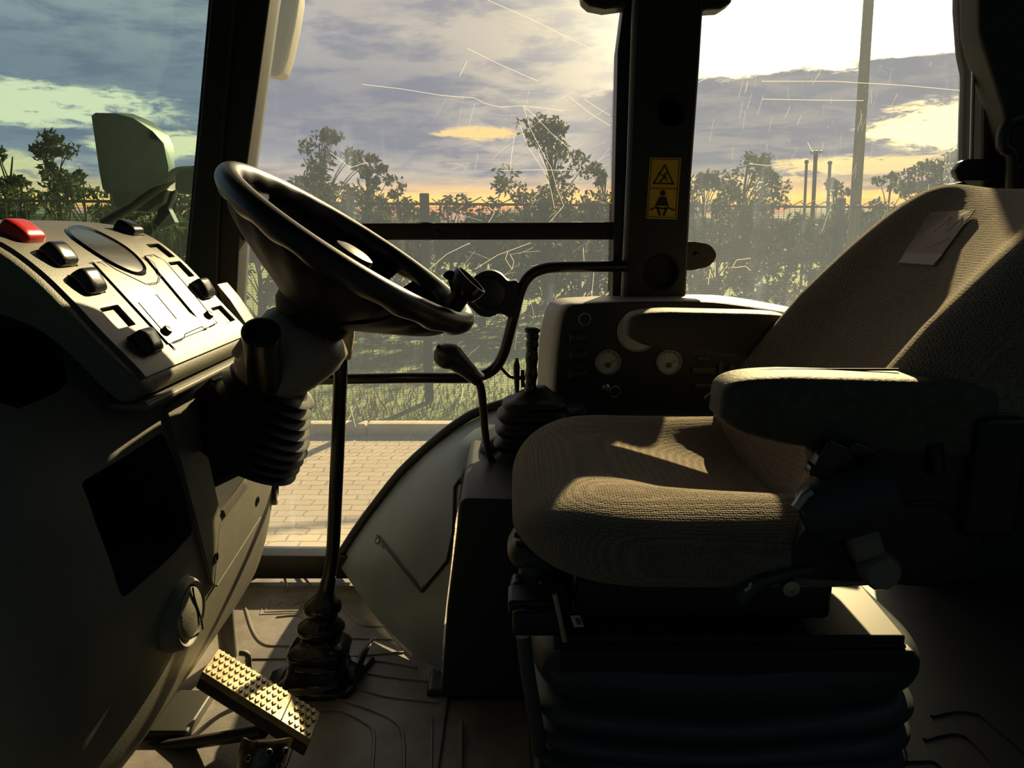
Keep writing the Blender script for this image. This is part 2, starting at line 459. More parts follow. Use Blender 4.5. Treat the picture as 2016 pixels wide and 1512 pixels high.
def patch(mb, quad, tree, off, thick, n=10, m=10):
    """a plate following a curved surface; quad = four view directions on it, TL TR BR BL"""
    top = {}; bot = {}
    for i in range(n + 1):
        for j in range(m + 1):
            a, b = i / n, j / m
            px = (quad[0][0] * (1 - a) + quad[1][0] * a) * (1 - b) + (quad[3][0] * (1 - a) + quad[2][0] * a) * b
            py = (quad[0][1] * (1 - a) + quad[1][1] * a) * (1 - b) + (quad[3][1] * (1 - a) + quad[2][1] * a) * b
            p, nn = cast(px, py, tree)
            if p is None: return False
            top[i, j] = p + nn * (off + thick); bot[i, j] = p + nn * off
    idx = {}; vs = []
    for k, q in top.items(): idx['t', k] = len(vs); vs.append(q)
    for k, q in bot.items(): idx['b', k] = len(vs); vs.append(q)
    fs = []
    for i in range(n):
        for j in range(m):
            fs.append([idx['t', (i, j)], idx['t', (i + 1, j)], idx['t', (i + 1, j + 1)], idx['t', (i, j + 1)]])
            fs.append([idx['b', (i, j + 1)], idx['b', (i + 1, j + 1)], idx['b', (i + 1, j)], idx['b', (i, j)]])
    for i in range(n):
        fs.append([idx['t', (i, 0)], idx['b', (i, 0)], idx['b', (i + 1, 0)], idx['t', (i + 1, 0)]])
        fs.append([idx['t', (i + 1, m)], idx['b', (i + 1, m)], idx['b', (i, m)], idx['t', (i, m)]])
    for j in range(m):
        fs.append([idx['t', (0, j + 1)], idx['b', (0, j + 1)], idx['b', (0, j)], idx['t', (0, j)]])
        fs.append([idx['t', (n, j)], idx['b', (n, j)], idx['b', (n, j + 1)], idx['t', (n, j + 1)]])
    mb.add(vs, fs); return True


def cut(o, cutters):
    """boolean difference, baked into the mesh"""
    for c in cutters:
        md = o.modifiers.new('cut', 'BOOLEAN'); md.operation = 'DIFFERENCE'; md.object = c; md.solver = 'EXACT'
    bpy.context.view_layer.update()
    dg = bpy.context.evaluated_depsgraph_get()
    me = bpy.data.meshes.new_from_object(o.evaluated_get(dg))
    o.modifiers.clear(); o.data = me
    me.set_sharp_from_angle(angle=R(35))
    for c in cutters: bpy.data.objects.remove(c)
    return o


def seg_ring(c, a, b, r, n=40): return [c + (a * math.cos(2 * math.pi * k / n) + b * math.sin(2 * math.pi * k / n)) * r for k in range(n)]


YD = 1.72   # plane of the right-hand door

# ------------------------------------------------------------------ OUTSIDE
mb = MB(); mb.box((0, 4.2, GROUND - .05), (40, 6.4, .10)); o = mb.build('paving', paver, smooth=False); tag(o, kind='structure')
mb = MB(); mb.box((0, 100, GROUND - .06), (400, 185, .10)); o = mb.build('grass_field', grassm, smooth=False); tag(o, kind='structure')
# kerb stones
mb = MB()
for i in range(26): mb.box((-13 + i * 1.0, 7.42, GROUND + .03), (.985, .16, .18), bev=.02)
o = mb.build('kerb', kerbm); tag(o, kind='structure')

# long grass between kerb and fence and on the field
mb = MB(); rnd = random.Random(3)
for i in range(17000):
    x = rnd.uniform(-6.5, 9)
    y = 7.55 + rnd.random() ** 1.7 * 7.0
    h = rnd.uniform(.05, .17) * (1.0 if y < 9.2 else .55); w = .006 + .004 * rnd.random(); a = rnd.uniform(0, 6.28); l = rnd.uniform(-.5, .5) * h
    z = GROUND - .01; dx, dy = math.cos(a) * w, math.sin(a) * w
    mb.add([(x - dx, y - dy, z), (x + dx, y + dy, z), (x + dx * .6 + l * .5, y + dy * .6 + l * .2, z + h * .6), (x + l, y + l * .4, z + h)], [(0, 1, 2), (0, 2, 3)])
tag(mb.build('grass_blades', grassn, smooth=False), 'short rough grass growing beyond the kerb', 'grass', kind='stuff')


# fence, running obliquely
def fence_y(x): return 8.75 + .30 * (x + 1.4)


fr_ = thing('mesh_fence', 'dark steel mesh security fence with spiked top rail beyond the grass', 'fence', (0, fence_y(0), GROUND))
FH = 2.36
fx = [-9.7, -6.9, -4.12, -1.0 - .02, 1.75, 4.55, 7.35, 10.1]
dirf = Vector((1, .30, 0)).normalized()
for i, x in enumerate(fx):
    mb = MB(); y = fence_y(x)
    mb.box((x, y, GROUND + (FH + .12) / 2), (.10, .09, FH + .12), rot=Matrix.Rotation(math.atan(.30), 3, 'Z'), bev=.01)
    mb.build('post', fence_m, fr_)
for i in range(len(fx) - 1):
    x0, x1 = fx[i] + .05, fx[i + 1] - .05; mb = MB()
    A = Vector((x0, fence_y(x0), 0)); B = Vector((x1, fence_y(x1), 0)); d = (B - A); L = d.length; d.normalize(); nn = Vector((-d.y, d.x, 0))
    def wire(p, q, w):
        t = (q - p).normalized(); s_ = t.cross(nn) * w * .5; e = nn * w * .5
        mb.add([p - s_ - e, p + s_ - e, p + s_ + e, p - s_ + e, q - s_ - e, q + s_ - e, q + s_ + e, q - s_ + e],
               [(0, 1, 5, 4), (1, 2, 6, 5), (2, 3, 7, 6), (3, 0, 4, 7)])
    k = .04
    while k < FH:
        wire(A + Vector((0, 0, GROUND + k)), B + Vector((0, 0, GROUND + k)), .0036); k += .030
    nvw = int(L / .085)
    for j in range(nvw + 1):
        p = A + d * (L * j / nvw); wire(p + Vector((0, 0, GROUND + .02)), p + Vector((0, 0, GROUND + FH)), .005)
    mb.build('mesh_panel', fence_m, fr_, smooth=False)
    mb = MB()
    wire(A + Vector((0, 0, GROUND + FH)), B + Vector((0, 0, GROUND + FH)), .03)
    for j in range(int(L / .20)):
        p = A + d * (.06 + j * .20) + Vector((0, 0, GROUND + FH))
        wire(p, p + d * .17 + Vector((0, 0, .085)) - nn * .02, .012)
        wire(p + d * .06, p + d * -.02 + Vector((0, 0, .06)) + nn * .02, .010)
    mb.build('spike_rail', fence_m, fr_, smooth=False)


def at(px, py, Y): return P(px, py, Y)


def clump(mb, c, r, n, size, rnd, flat=.8):
    for _ in range(n):
        while True:
            q = Vector((rnd.uniform(-1, 1), rnd.uniform(-1, 1), rnd.uniform(-1, 1)))
            if q.length < 1: break
        p = c + Vector((q.x * r, q.y * r, q.z * r * flat))
        a = Vector((rnd.gauss(0, 1), rnd.gauss(0, 1), rnd.gauss(0, 1))).normalized()
        b = a.cross(Vector((rnd.gauss(0, 1), rnd.gauss(0, 1), rnd.gauss(0, 1)))).normalized()
        s = size * rnd.uniform(.6, 1.4)
        mb.add([p - a * s, p - b * s * .45, p + a * s, p + b * s * .45], [(0, 1, 2, 3)])


def tree(name, label, px, top, Y, width, crown, lm, seed, group=None, n=26, dens=46, cat='tree', leaf=.085, fill=.85):
    """px, top: where trunk and crown top stand; width in metres; crown = share of the height that is crown"""
    rnd = random.Random(seed); T = P(px, top, Y); H = T.z - GROUND; base = Vector((T.x, Y, GROUND))
    t = thing(name, label, cat, base, group)
    mb = MB(); top_p = base + Vector((rnd.uniform(-.1, .1) * H, 0, H * .93))
    r0 = .03 + H * .013
    tr = smooth_pts([base, base + Vector((rnd.uniform(-.03, .03) * H, 0, H * .3)), base.lerp(top_p, .65) + Vector((rnd.uniform(-.04, .04) * H, 0, 0)), top_p], 5)
    mb.tube(tr, lambda s: r0 * (1 - .8 * s), 7)
    lv = MB(); tips = []; n = int(n * 1.7)
    for k in range(n):
        f = 1 - crown * (rnd.random() ** .8)
        s = tr[min(len(tr) - 1, int(f * .92 * (len(tr) - 1)))]
        prof = math.sin(math.pi * min(1, max(.08, (f - (1 - crown)) / crown * .80 + .16)))
        if crown > .9: prof = max(prof, .85 if f < .7 else .6)
        a = rnd.uniform(0, 6.28); rr = width * .5 * prof * math.sqrt(rnd.uniform(.10, 1))
        e = Vector((base.x + math.cos(a) * rr, base.y + math.sin(a) * rr, GROUND + H * min(f + .03, .97)))
        s2 = s - Vector((0, 0, H * .10))
        mb.tube(smooth_pts([s2, s2.lerp(e, .5) + Vector((0, 0, .04 * H)), e], 3), lambda q: r0 * .30 * (1 - .8 * q), 5)
        tips.append(e)
    for e in tips: clump(lv, e, width * .115 * rnd.uniform(.6, 1.4) * fill + .07, dens, leaf, rnd)
    mb.build('trunk', bark, t); lv.build('crown', lm, t, smooth=False)
    return t


TR = [
    ('tree', 'slender tree with small round crown seen far left through the windshield', 105, 262, 19, 1.25, .45, leaf_c, 1),
    ('tree', 'dark tree cut by the left picture edge above the instrument panel', -8, 285, 19, 1.2, .6, leaf_c, 2),
    ('tree', 'open branching tree rising just right of the front pillar above the steering wheel', 645, 258, 20, 2.2, .55, leaf_a, 3),
    ('tree', 'small thin tree between the steering wheel and the fence post', 735, 303, 22, 1.1, .55, leaf_c, 4),
    ('tree', 'tallest broad tree standing behind the scratched middle of the door glass', 1075, 236, 19, 2.6, .80, leaf_b, 5),
    ('tree', 'bushy tree directly left of the centre pillar behind the fence', 1178, 322, 20, 1.1, .75, leaf_b, 6),
    ('tree', 'low tree directly right of the centre pillar behind the fence', 1395, 342, 22, 1.7, .6, leaf_a, 7),
    ('tree', 'tall loose tree in the left half of the rear quarter window', 1488, 305, 21, 2.2, .60, leaf_b, 8),
    ('tree', 'small tree right of the three thin masts', 1655, 345, 24, 1.5, .6, leaf_a, 9),
    ('tree', 'tree just right of the leaning concrete pole', 1752, 340, 24, 1.7, .7, leaf_b, 10),
    ('tree', 'tree above the seat backrest, second from the rear pillar', 1820, 318, 25, 2.3, .8, leaf_b, 11),
    ('tree', 'tallest tree of the right wood beside the rear pillar', 1888, 298, 25, 2.4, .85, leaf_b, 12),
]
for (nm, lb, px, tp, Y, w, cr, lm, sd_) in TR:
    tree(nm, lb, px, tp, Y, w, cr, lm, sd_, group=None, n=26 if w > 1.8 else 16, dens=44)
rnd = random.Random(21)
for i in range(30):
    px = -60 + i * 68 + rnd.uniform(-18, 18)
    if i in (9, 10, 12) : tp = 412
    else: tp = rnd.uniform(352, 402)
    if px < 460: tp = rnd.uniform(345, 385)
    if 480 < px < 660: tp = rnd.uniform(330, 365)
    if 1290 < px < 1800: tp = rnd.uniform(395, 425)
    where = ('seen through the windshield' if px < 440 else 'above the steering wheel rim' if px < 860 else 'behind the scratched right half of the door glass' if px < 1250 else 'just right of the centre pillar' if px < 1560 else 'around the masts and pole of the quarter window' if px < 1800 else 'above the seat backrest')
    tree('shrub', 'dusty olive shrub behind the mesh fence, ' + where, px, tp, 15 + rnd.uniform(-1.5, 2.5), rnd.uniform(1.1, 1.7), .93, [leaf_a, leaf_b, leaf_b][i % 3], 100 + i,
         group='shrubs behind the fence ' + where, n=20, dens=36, cat='shrub', leaf=.075)

# far scrub hill so the horizon closes
mb = MB(); rnd = random.Random(5); rings = []
xs = [-70 + i * 2.0 for i in range(71)]
for yy, k in ((44, 0.0), (47, 1.0), (60, 1.15), (80, 0.0)):
    rings.append([Vector((x, yy, GROUND + k * (2.55 + .35 * math.sin(x * .31) + .25 * math.sin(x * .83 + 1) + rnd.uniform(-.12, .12)))) for x in xs])
mb.loft(rings, cap=False, closed=False); o = mb.build('scrub_bank', soil); tag(o, kind='structure')

# poles
t = thing('lamp_post', 'tall leaning concrete pole beyond the rear quarter window', 'pole', (P(1680, 540, 11.5).x, 11.5, GROUND))
mb = MB(); a = P(1679, 560, 11.5); a.z = GROUND; b = P(1727, -260, 11.5)
mb.tube([a, a.lerp(b, .5), b], lambda s: .085 - .018 * s, 16); mb.build('shaft', pole_m, t)
mb = MB(); mb.lathe([(.14, 0), (.14, .06), (.10, .10), (.09, .14)], a, (0, 0, 1)); mb.build('footing', pole_m, t)
for (px, tp, lb, w) in ((1588, 318, 'thin bare mast left of the floodlight mast', .045), (1634, 320, 'thin bare mast right of the floodlight mast', .05)):
    t = thing('mast', lb, 'mast', (P(px, 440, 26).x, 26, GROUND))
    mb = MB(); a = P(px - 1, 440, 26); a.z = GROUND; b = P(px, tp, 26); mb.tube([a, b], w, 10); mb.build('shaft', fence_m, t)
    mb = MB(); mb.lathe([(w * 1.5, -.06), (w * 1.5, .02), (w * .8, .05)], b, (0, 0, 1), 10); mb.build('cap', fence_m, t)
t = thing('floodlight_mast', 'floodlight mast with a cluster of lamps, middle of the three masts', 'mast', (P(1605, 440, 24).x, 24, GROUND))
mb = MB(); a = P(1604, 440, 24); a.z = GROUND; b = P(1606, 302, 24); mb.tube([a, b], .06, 10); mb.build('shaft', fence_m, t)
for dx in (-.13, 0, .13):
    mb = MB(); mb.box(b + Vector((dx, -.05, .03)), (.10, .12, .09), bev=.02); mb.build('floodlight', bezel, t)

# ------------------------------------------------------------------ CAB SHELL
# floor (raised part under the seat)
mb = MB(); mb.box((-.35, 1.02, -.03), (1.5, 1.50, .06)); tag(mb.build('floor', matm, smooth=False), kind='structure')
RF = .125
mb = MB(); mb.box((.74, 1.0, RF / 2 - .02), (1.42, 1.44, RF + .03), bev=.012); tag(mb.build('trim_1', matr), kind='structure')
mb = MB(); mb.box((-.05, .80, 1.66), (2.3, 2.06, .06), bev=.02); tag(mb.build('ceiling', blackm), kind='structure')

# floor mat with moulded grooves
mt = MB(); mt.box((-.42, 1.16, .004), (.60, 1.04, .008), bev=.003)


def rib(pxs, z=.008, r=.0035, n=6):
    pts = smooth_pts([PZ(x, y, z) for x, y in pxs], n); mt.tube(pts, r, 6)


for l in [
    [(480, 1185), (497, 1240), (520, 1268), (560, 1272), (640, 1272)],
    [(655, 1165), (690, 1215), (715, 1232), (755, 1234)],
    [(650, 1256), (775, 1260)], [(485, 1298), (640, 1296), (795, 1285)], [(660, 1300), (740, 1302), (820, 1315)],
    [(695, 1320), (760, 1333), (840, 1342)], [(690, 1352), (760, 1372), (862, 1384)],
    [(632, 1368), (720, 1395), (775, 1420), (793, 1450), (795, 1520)],
    [(560, 1512), (600, 1420), (660, 1400), (720, 1425), (736, 1450), (732, 1520)],
    [(850, 1415), (848, 1520)], [(908, 1420), (907, 1520)], [(560, 1135), (566, 1165)], [(590, 1125), (620, 1165)],
    [(545, 1215), (590, 1212), (600, 1225)]]: rib(l)
for q in ([(525, 1172), (605, 1170), (596, 1207), (512, 1210)], [(533, 1177), (598, 1175), (590, 1203), (522, 1205)]):
    rib([*q, q[0]], n=1, r=.0018)
for q in ([(530, 1187), (545, 1193), (556, 1186)], [(562, 1187), (577, 1193), (590, 1186)], [(534, 1179), (592, 1178)]): rib(q, n=1, r=.0028)
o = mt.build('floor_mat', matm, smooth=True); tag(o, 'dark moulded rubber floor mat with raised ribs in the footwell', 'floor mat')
# mat behind/beside the seat on the raised floor
mt = MB(); mt.box((.86, .98, RF + .001), (.80, 1.10, .006), bev=.002)
for l in ([(1835, 1412), (1880, 1402), (1925, 1408), (1965, 1440), (2025, 1490)], [(1820, 1458), (1870, 1446), (1905, 1455), (1950, 1500), (1970, 1530)], [(1600, 1508), (1800, 1500), (1840, 1502), (1870, 1530)]):
    rib(l, z=RF + .004, r=.004)
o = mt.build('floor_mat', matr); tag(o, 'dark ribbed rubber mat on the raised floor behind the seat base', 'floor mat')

# front pillar (right-hand A pillar)
pil = MB(); pil.prism([P(x, y, 1.68) for x, y in [(452, -420), (598, -420), (530, 0), (507, 170), (486, 320), (470, 480), (462, 640), (455, 800), (452, 1140), (352, 1140), (355, 800), (368, 520), (392, 260), (415, 0)]], (0, .075, 0), bev=.006)
a_p = pil.build('trim_2', frame); tag(a_p, kind='structure')
mb = MB(); mb.tube([P(490, -300, 1.675), P(464, 0, 1.675), P(440, 250, 1.675), P(428, 480, 1.675), P(424, 700, 1.675)], .0045, 8); mb.build('seal_strip', rubber, a_p)
mb = MB(); mb.tube([P(452, -420, 1.70), P(415, 0, 1.70), P(392, 260, 1.70), P(368, 520, 1.70)], .004, 8); mb.build('glass_seal', rubber, a_p)

# windshield: curved pane
ws = thing('window_1', None, None, (-1.0, 1.3, .55), kind='structure')
plan = smooth_pts([(-.66, 1.755, 0), (-.735, 1.72, 0), (-.86, 1.62, 0), (-.98, 1.44, 0), (-1.07, 1.15, 0), (-1.11, .75, 0), (-1.12, .2, 0)], 6)
mb = MB()
rings = []
for zz, k in ((.45, .97), (.8, 1.0), (1.2, .985), (1.62, .93)):
    rings.append([Vector((p.x * k + (1 - k) * -.0, p.y, zz)) for p in plan])
rings[0] = [p for p in rings[0]]
mb.loft(rings, cap=False, closed=False); mb.build('glass', g_wind, ws)
mb = MB(); mb.tube([Vector((p.x * .97, p.y, .45)) for p in plan], .02, 10); mb.build('frame', frame, ws)
# heated strip / dried drops on the pane
# wall below the windshield
mb = MB(); mb.loft([[Vector((p.x * .97, p.y, zz)) for p in plan] for zz in (-.02, .45)], cap=False, closed=False); tag(mb.build('wall_front', blackm), kind='structure')

# door
door = thing('door_1', None, None, (-.1, YD, .1), kind='structure')
mb = MB(); mb.prism([P(x, y, 1.735) for x, y in [(560, -400), (1245, -400), (1228, 0), (1205, 620), (1200, 830), (950, 815), (860, 870), (800, 925), (740, 1000), (668, 1100), (440, 1100), (455, 640), (500, 200)]], (0, .004, 0))
mb.build('glass', g_door, door, smooth=False)
mb = MB(); mb.prism([P(x, y, 1.70) for x, y in [(450, 441), (1215, 437), (1214, 472), (450, 473)]], (0, .03, 0), bev=.004)
for x in (862, 1141): mb.lathe([(.006, 0), (.006, -.003), (.003, -.004)], P(x, 458, 1.70), (0, 1, 0), 12)
for x in (840, 1135): mb.sell(P(x, 440, 1.712), (.020, .01, .004), 1, 1, nu=16, nv=8)
mb.build('crossbar', frame, door)
mb = MB(); mb.prism([P(x, y, 1.69) for x, y in [(1244, -400), (1262, -400), (1250, 0), (1244, 100), (1228, 640), (1204, 640), (1216, 100), (1229, 0)]], (0, .06, 0), bev=.004); mb.build('rear_frame', black, door)
mb = MB(); mb.prism([P(x, y, 1.69) for x, y in [(440, 1094), (690, 1096), (700, 1140), (440, 1140)]], (0, .06, 0), bev=.004); mb.build('sill_frame', black, door)
mb = MB(); mb.tube(smooth_pts([P(x, y, 1.715) for x, y in [(655, 1118), (668, 1098), (700, 1048), (740, 993), (795, 925), (860, 866), (905, 832), (950, 808), (1060, 775)]], 6), .0125, 12); mb.build('arch_seal', rubber, door)
# grab rail
mb = MB(); GR = [P(x, y, 1.64) for x, y in [(1232, 524), (1180, 525), (1110, 526), (1072, 529), (1043, 543), (1025, 572), (1012, 620), (1000, 668), (991, 698), (975, 724), (950, 739), (915, 744), (820, 744), (700, 746), (590, 748), (470, 750)]]
mb.tube(smooth_pts(GR, 5), .0125, 16); rail = mb.build('grab_rail', blackg, door); tag(rail, 'black tubular grab rail')
mb = MB(); mb.tube([P(1230, 524, 1.64), P(1230, 524, 1.70)], .013, 12); mb.tube([P(470, 750, 1.64), P(470, 750, 1.70)], .013, 12); mb.build('rail_mount', black, rail)
mb = MB(); mb.tube(smooth_pts([P(x, y, 1.63) for x, y in [(985, 722), (1000, 738), (1012, 743), (1040, 742)]], 5), .004, 10); mb.build('release_rod', black, rail)
# latch housing on the rail
mb = MB(); out = [(926, 560), (934, 545), (950, 535), (968, 533), (986, 540), (1000, 553), (1020, 558), (1012, 622), (985, 617), (965, 624), (945, 621), (930, 608), (918, 590)]
mb.prism([P(p.x, p.y, 1.60) for p in smooth_pts([Vector((x, y, 0)) for x, y in out], 4, closed=True)], (0, .05, 0))
mb.lathe([(.038, 0), (.038, -.004), (.034, -.007), (.030, -.005), (.0, -.005)], P(962, 578, 1.60), (0, 1, 0), 32)
mb.build('latch_housing', black, door)
# scratches in the glass
sc = MB()
SCR = [[(713, 166), (790, 175), (870, 188), (935, 193), (955, 204), (985, 211), (1030, 208), (1110, 218)],
       [(1030, 208), (1050, 225), (1085, 262), (1118, 290)], [(1030, 208), (1045, 255), (1068, 300), (1085, 330), (1098, 375), (1110, 405), (1080, 440)],
       [(1022, 243), (1040, 290), (1070, 335), (1085, 375), (1092, 410)], [(1014, 262), (1008, 300), (1004, 340)],
       [(985, 336), (1060, 334), (1130, 336)], [(920, 95), (980, 125), (1060, 160)], [(960, 0), (1040, 35), (1120, 75), (1180, 105)],
       [(962, 408), (974, 418), (962, 438)], [(845, 530), (880, 500), (925, 478)], [(935, 530), (980, 502), (1045, 478)],
       [(1000, 495), (995, 510), (1008, 530), (1012, 515), (1004, 500)], [(1148, 487), (1150, 515)], [(1170, 530), (1165, 580)], [(700, 840), (690, 800)],
       [(905, 795), (912, 770), (906, 740)], [(672, 850), (700, 800)], [(1150, 195), (1180, 215), (1215, 235)], [(920, 120), (905, 150)],
       [(1060, 300), (1075, 330), (1080, 350)], [(1120, 190), (1165, 225), (1205, 250)], [(650, 300), (690, 330), (720, 320)]]
for l in SCR: ribbon(sc, [P(x, y, 1.733) for x, y in l], .0004)
rs = random.Random(9)
for i in range(90):
    x, y = rs.uniform(850, 1195), rs.uniform(180, 435) if i % 2 else rs.uniform(480, 800); a = rs.gauss(-.6, .5); L = rs.uniform(6, 60)
    ribbon(sc, [P(x, y, 1.733), P(x + math.cos(a) * L * .5, y + math.sin(a) * L * .5 + rs.uniform(-3, 3), 1.733), P(x + math.cos(a) * L, y + math.sin(a) * L, 1.733)], rs.uniform(.00008, .0002))
tag(sc.build('scratches', scratch, door, smooth=False), 'fine pale scratches on the door glass')

# centre pillar
pil = MB(); pil.prism([P(x, y, 1.66) for x, y in [(1258, -420), (1400, -420), (1386, 0), (1378, 130), (1362, 350), (1350, 600), (1350, 840), (1226, 840), (1229, 600), (1240, 300), (1247, 120), (1252, 0)]], (0, .085, 0), bev=.010)
bp = pil.build('trim_3', pillarm); tag(bp, kind='structure')
hol = MB(); hol.lathe([(.037, -.03), (.037, .03)], P(1303, 537, 1.66), (0, 1, 0), 36); h1 = hol.build('c1', black)
hol = MB(); hol.lathe([(.031, -.03), (.031, .02)], P(1322, 220, 1.66), (0, 1, 0), 36); h2 = hol.build('c2', black)
cut(bp, [h1, h2])
for (x, y, r) in ((1303, 537, .037), (1322, 220, .031)):
    mb = MB(); mb.lathe([(r + .004, .002), (r + .004, -.002), (r, -.0035), (r - .003, .0), (r - .004, .02), (0.001, .02)], P(x, y, 1.66), (0, 1, 0), 36, cap=False); mb.build('socket', blackm, bp)
mb = MB(); mb.tube([P(1262, -300, 1.672), P(1247, 60, 1.672), P(1238, 330, 1.672), P(1226, 600, 1.672)], .0055, 8); mb.build('trim_strip', bezel, bp)
# warning sticker
st = MB(); st.prism([P(x, y, 1.6585) for x, y in [(1280, 310), (1341, 311), (1333, 432), (1272, 430)]], (0, .0012, 0)); stk = st.build('warning_sticker', yellow, bp, smooth=False)
tag(stk, 'yellow warning sticker with a triangle and a seated person wearing a lap belt')
st = MB()


def line(pts, w, Y=1.657, closed=False):
    pts = pts + [pts[0]] if closed else pts
    for a, b in zip(pts[:-1], pts[1:]):
        A, B = P(*a, Y), P(*b, Y); d = (B - A).normalized(); n_ = Vector((-d.z, 0, d.x)) * w * .5; e = d * w * .4
        st.prism([A - n_ - e, B - n_ + e, B + n_ + e, A + n_ - e], (0, .001, 0))


line([(1283, 313), (1338, 314), (1330, 429), (1275, 427)], .0012, closed=True)
line([(1279, 371), (1335, 372)], .0012)
line([(1309, 325), (1287, 361), (1326, 362)], .0026, closed=True)
line([(1313, 340), (1305, 352), (1300, 358)], .003); line([(1297, 341), (1312, 350)], .002); line([(1304, 345), (1314, 356)], .002)
st.lathe([(.006, 0), (.006, .001)], P(1305, 380, 1.657), (0, 1, 0), 20)
st.prism([P(x, y, 1.657) for x, y in [(1299, 387), (1311, 387), (1317, 406), (1289, 405)]], (0, .001, 0))
line([(1281, 413), (1291, 408), (1305, 411), (1316, 409), (1327, 414)], .003)
line([(1295, 410), (1299, 423)], .005); line([(1312, 411), (1307, 423)], .005)
st.build('pictogram', ink, stk, smooth=False)
# glass clamps on the pillar
mb = MB(); mb.prism([P(p.x, p.y, 1.70) for p in smooth_pts([Vector((x, y, 0)) for x, y in [(1345, 480), (1380, 478), (1400, 485), (1410, 502), (1402, 518), (1386, 527), (1345, 529)]], 5, closed=True)], (0, .02, 0))
mb.lathe([(.006, 0), (.006, -.004), (.003, -.006)], P(1371, 500, 1.70), (0, 1, 0), 14); c1 = mb.build('glass_hinge', black, bp)
for pts in ([(1140, -40), (1240, -40), (1235, 12), (1190, 18), (1160, 12), (1146, 0)], [(1380, -40), (1452, -40), (1440, 5), (1420, 18), (1384, 20)]):
    mb = MB(); mb.prism([P(x, y, 1.67) for x, y in pts], (0, .05, 0), bev=.006); mb.build('glass_hinge', black, bp)

# rear quarter window
w2 = thing('window_2', None, None, (.7, YD, .7), kind='structure')
mb = MB(); mb.prism([P(x, y, 1.735) for x, y in [(1395, -400), (1990, -400), (1955, 0), (1940, 420), (1930, 700), (1345, 700)]], (0, .004, 0)); mb.build('glass', g_rear, w2, smooth=False)
sc = MB()
for l in [[(1510, 60), (1545, 35), (1600, 0)], [(1375, 162), (1415, 140)], [(1500, 160), (1640, 160), (1780, 168), (1890, 178)], [(1500, 195), (1600, 197), (1700, 198)], [(1442, 526), (1450, 512), (1478, 508)], [(1446, 527), (1468, 524), (1478, 533)],
          [(1394, 560), (1398, 535)], [(1830, 212), (1855, 203), (1870, 215)], [(1590, 280), (1600, 300)], [(1475, 322), (1510, 326), (1540, 322)]]:
    ribbon(sc, [P(x, y, 1.733) for x, y in l], .0005)
for i in range(120):
    x, y = rs.uniform(1380, 1900), rs.uniform(120, 560); a = rs.gauss(1.75, .18); L = rs.uniform(3, 45) if y < 420 else rs.uniform(2, 9)
    ribbon(sc, [P(x, y, 1.733), P(x + math.cos(a) * L, y + math.sin(a) * L, 1.733)], rs.uniform(.00008, .00025))
tag(sc.build('scratches', scratch, w2, smooth=False), 'fine pale scratches and specks on the rear quarter glass')
mb = MB(); mb.prism([P(x, y, 1.64) for x, y in [(1893, 318), (1906, 313), (2016, 312), (2016, 356), (1905, 355), (1892, 372 - 15), (1884, 348), (1880, 336)]], (0, .02, 0), bev=.004)
mb.prism([P(x, y, 1.64) for x, y in [(1873, 362), (1900, 358), (1908, 376), (1872, 378)]], (0, .02, 0)); mb.build('glass_catch', black, w2)
# gas strut
t = thing('gas_strut', 'black gas strut hanging beside the rear pillar', 'gas strut', P(1916, 320, 1.66))
mb = MB(); mb.tube([P(1921, -300, 1.66), P(1918, 129, 1.66)], .0095, 14); mb.build('cylinder', blackg, t)
mb = MB(); mb.tube([P(1917, 120, 1.66), P(1912, 322, 1.66)], .0042, 10); mb.build('rod', metal, t)
# rear pillar and side mass
mb = MB(); mb.prism([P(x, y, 1.67) for x, y in [(1930, -400), (2120, -400), (2120, 900), (1935, 900), (1930, 360), (1932, 250), (1936, 130), (1928, 90), (1922, 0)]], (0, .09, 0), bev=.006)
cpil = mb.build('trim_4', frame); tag(cpil, kind='structure')
mb = MB(); mb.prism([P(x, y, 1.60) for x, y in [(1924, -300), (2200, -300), (2200, 330), (2010, 330), (1985, 270), (1975, 215), (1958, 160), (1936, 92), (1928, 60)]], (0, .07, 0), bev=.01); mb.build('headlining', pillarm, cpil)
mb = MB(); mb.tube(smooth_pts([P(x, y, 1.60) for x, y in [(2030, 232), (1990, 242), (1976, 258), (1974, 290), (1990, 305), (1992, 360), (1990, 420)]], 5), .012, 12); mb.build('belt_guide', black, cpil)
mb = MB(); mb.tube([P(1942, 96, 1.665), P(1940, 200, 1.665), P(1938, 380, 1.665)], .010, 8); mb.build('seal_strip', pillarm, cpil)
# rear side wall / inner fender behind the seat
mb = MB(); mb.prism([(.88, 1.45, RF), (1.45, 1.45, RF), (1.45, 1.45, .66), (1.05, 1.45, .64), (.88, 1.45, .60)], (0, .27, 0), bev=.02); tag(mb.build('wall_right', teal), kind='structure')
mb = MB(); mb.box((1.45, 1.0, .5), (.05, 1.5, 1.1)); tag(mb.build('wall_back', blackm), kind='structure')

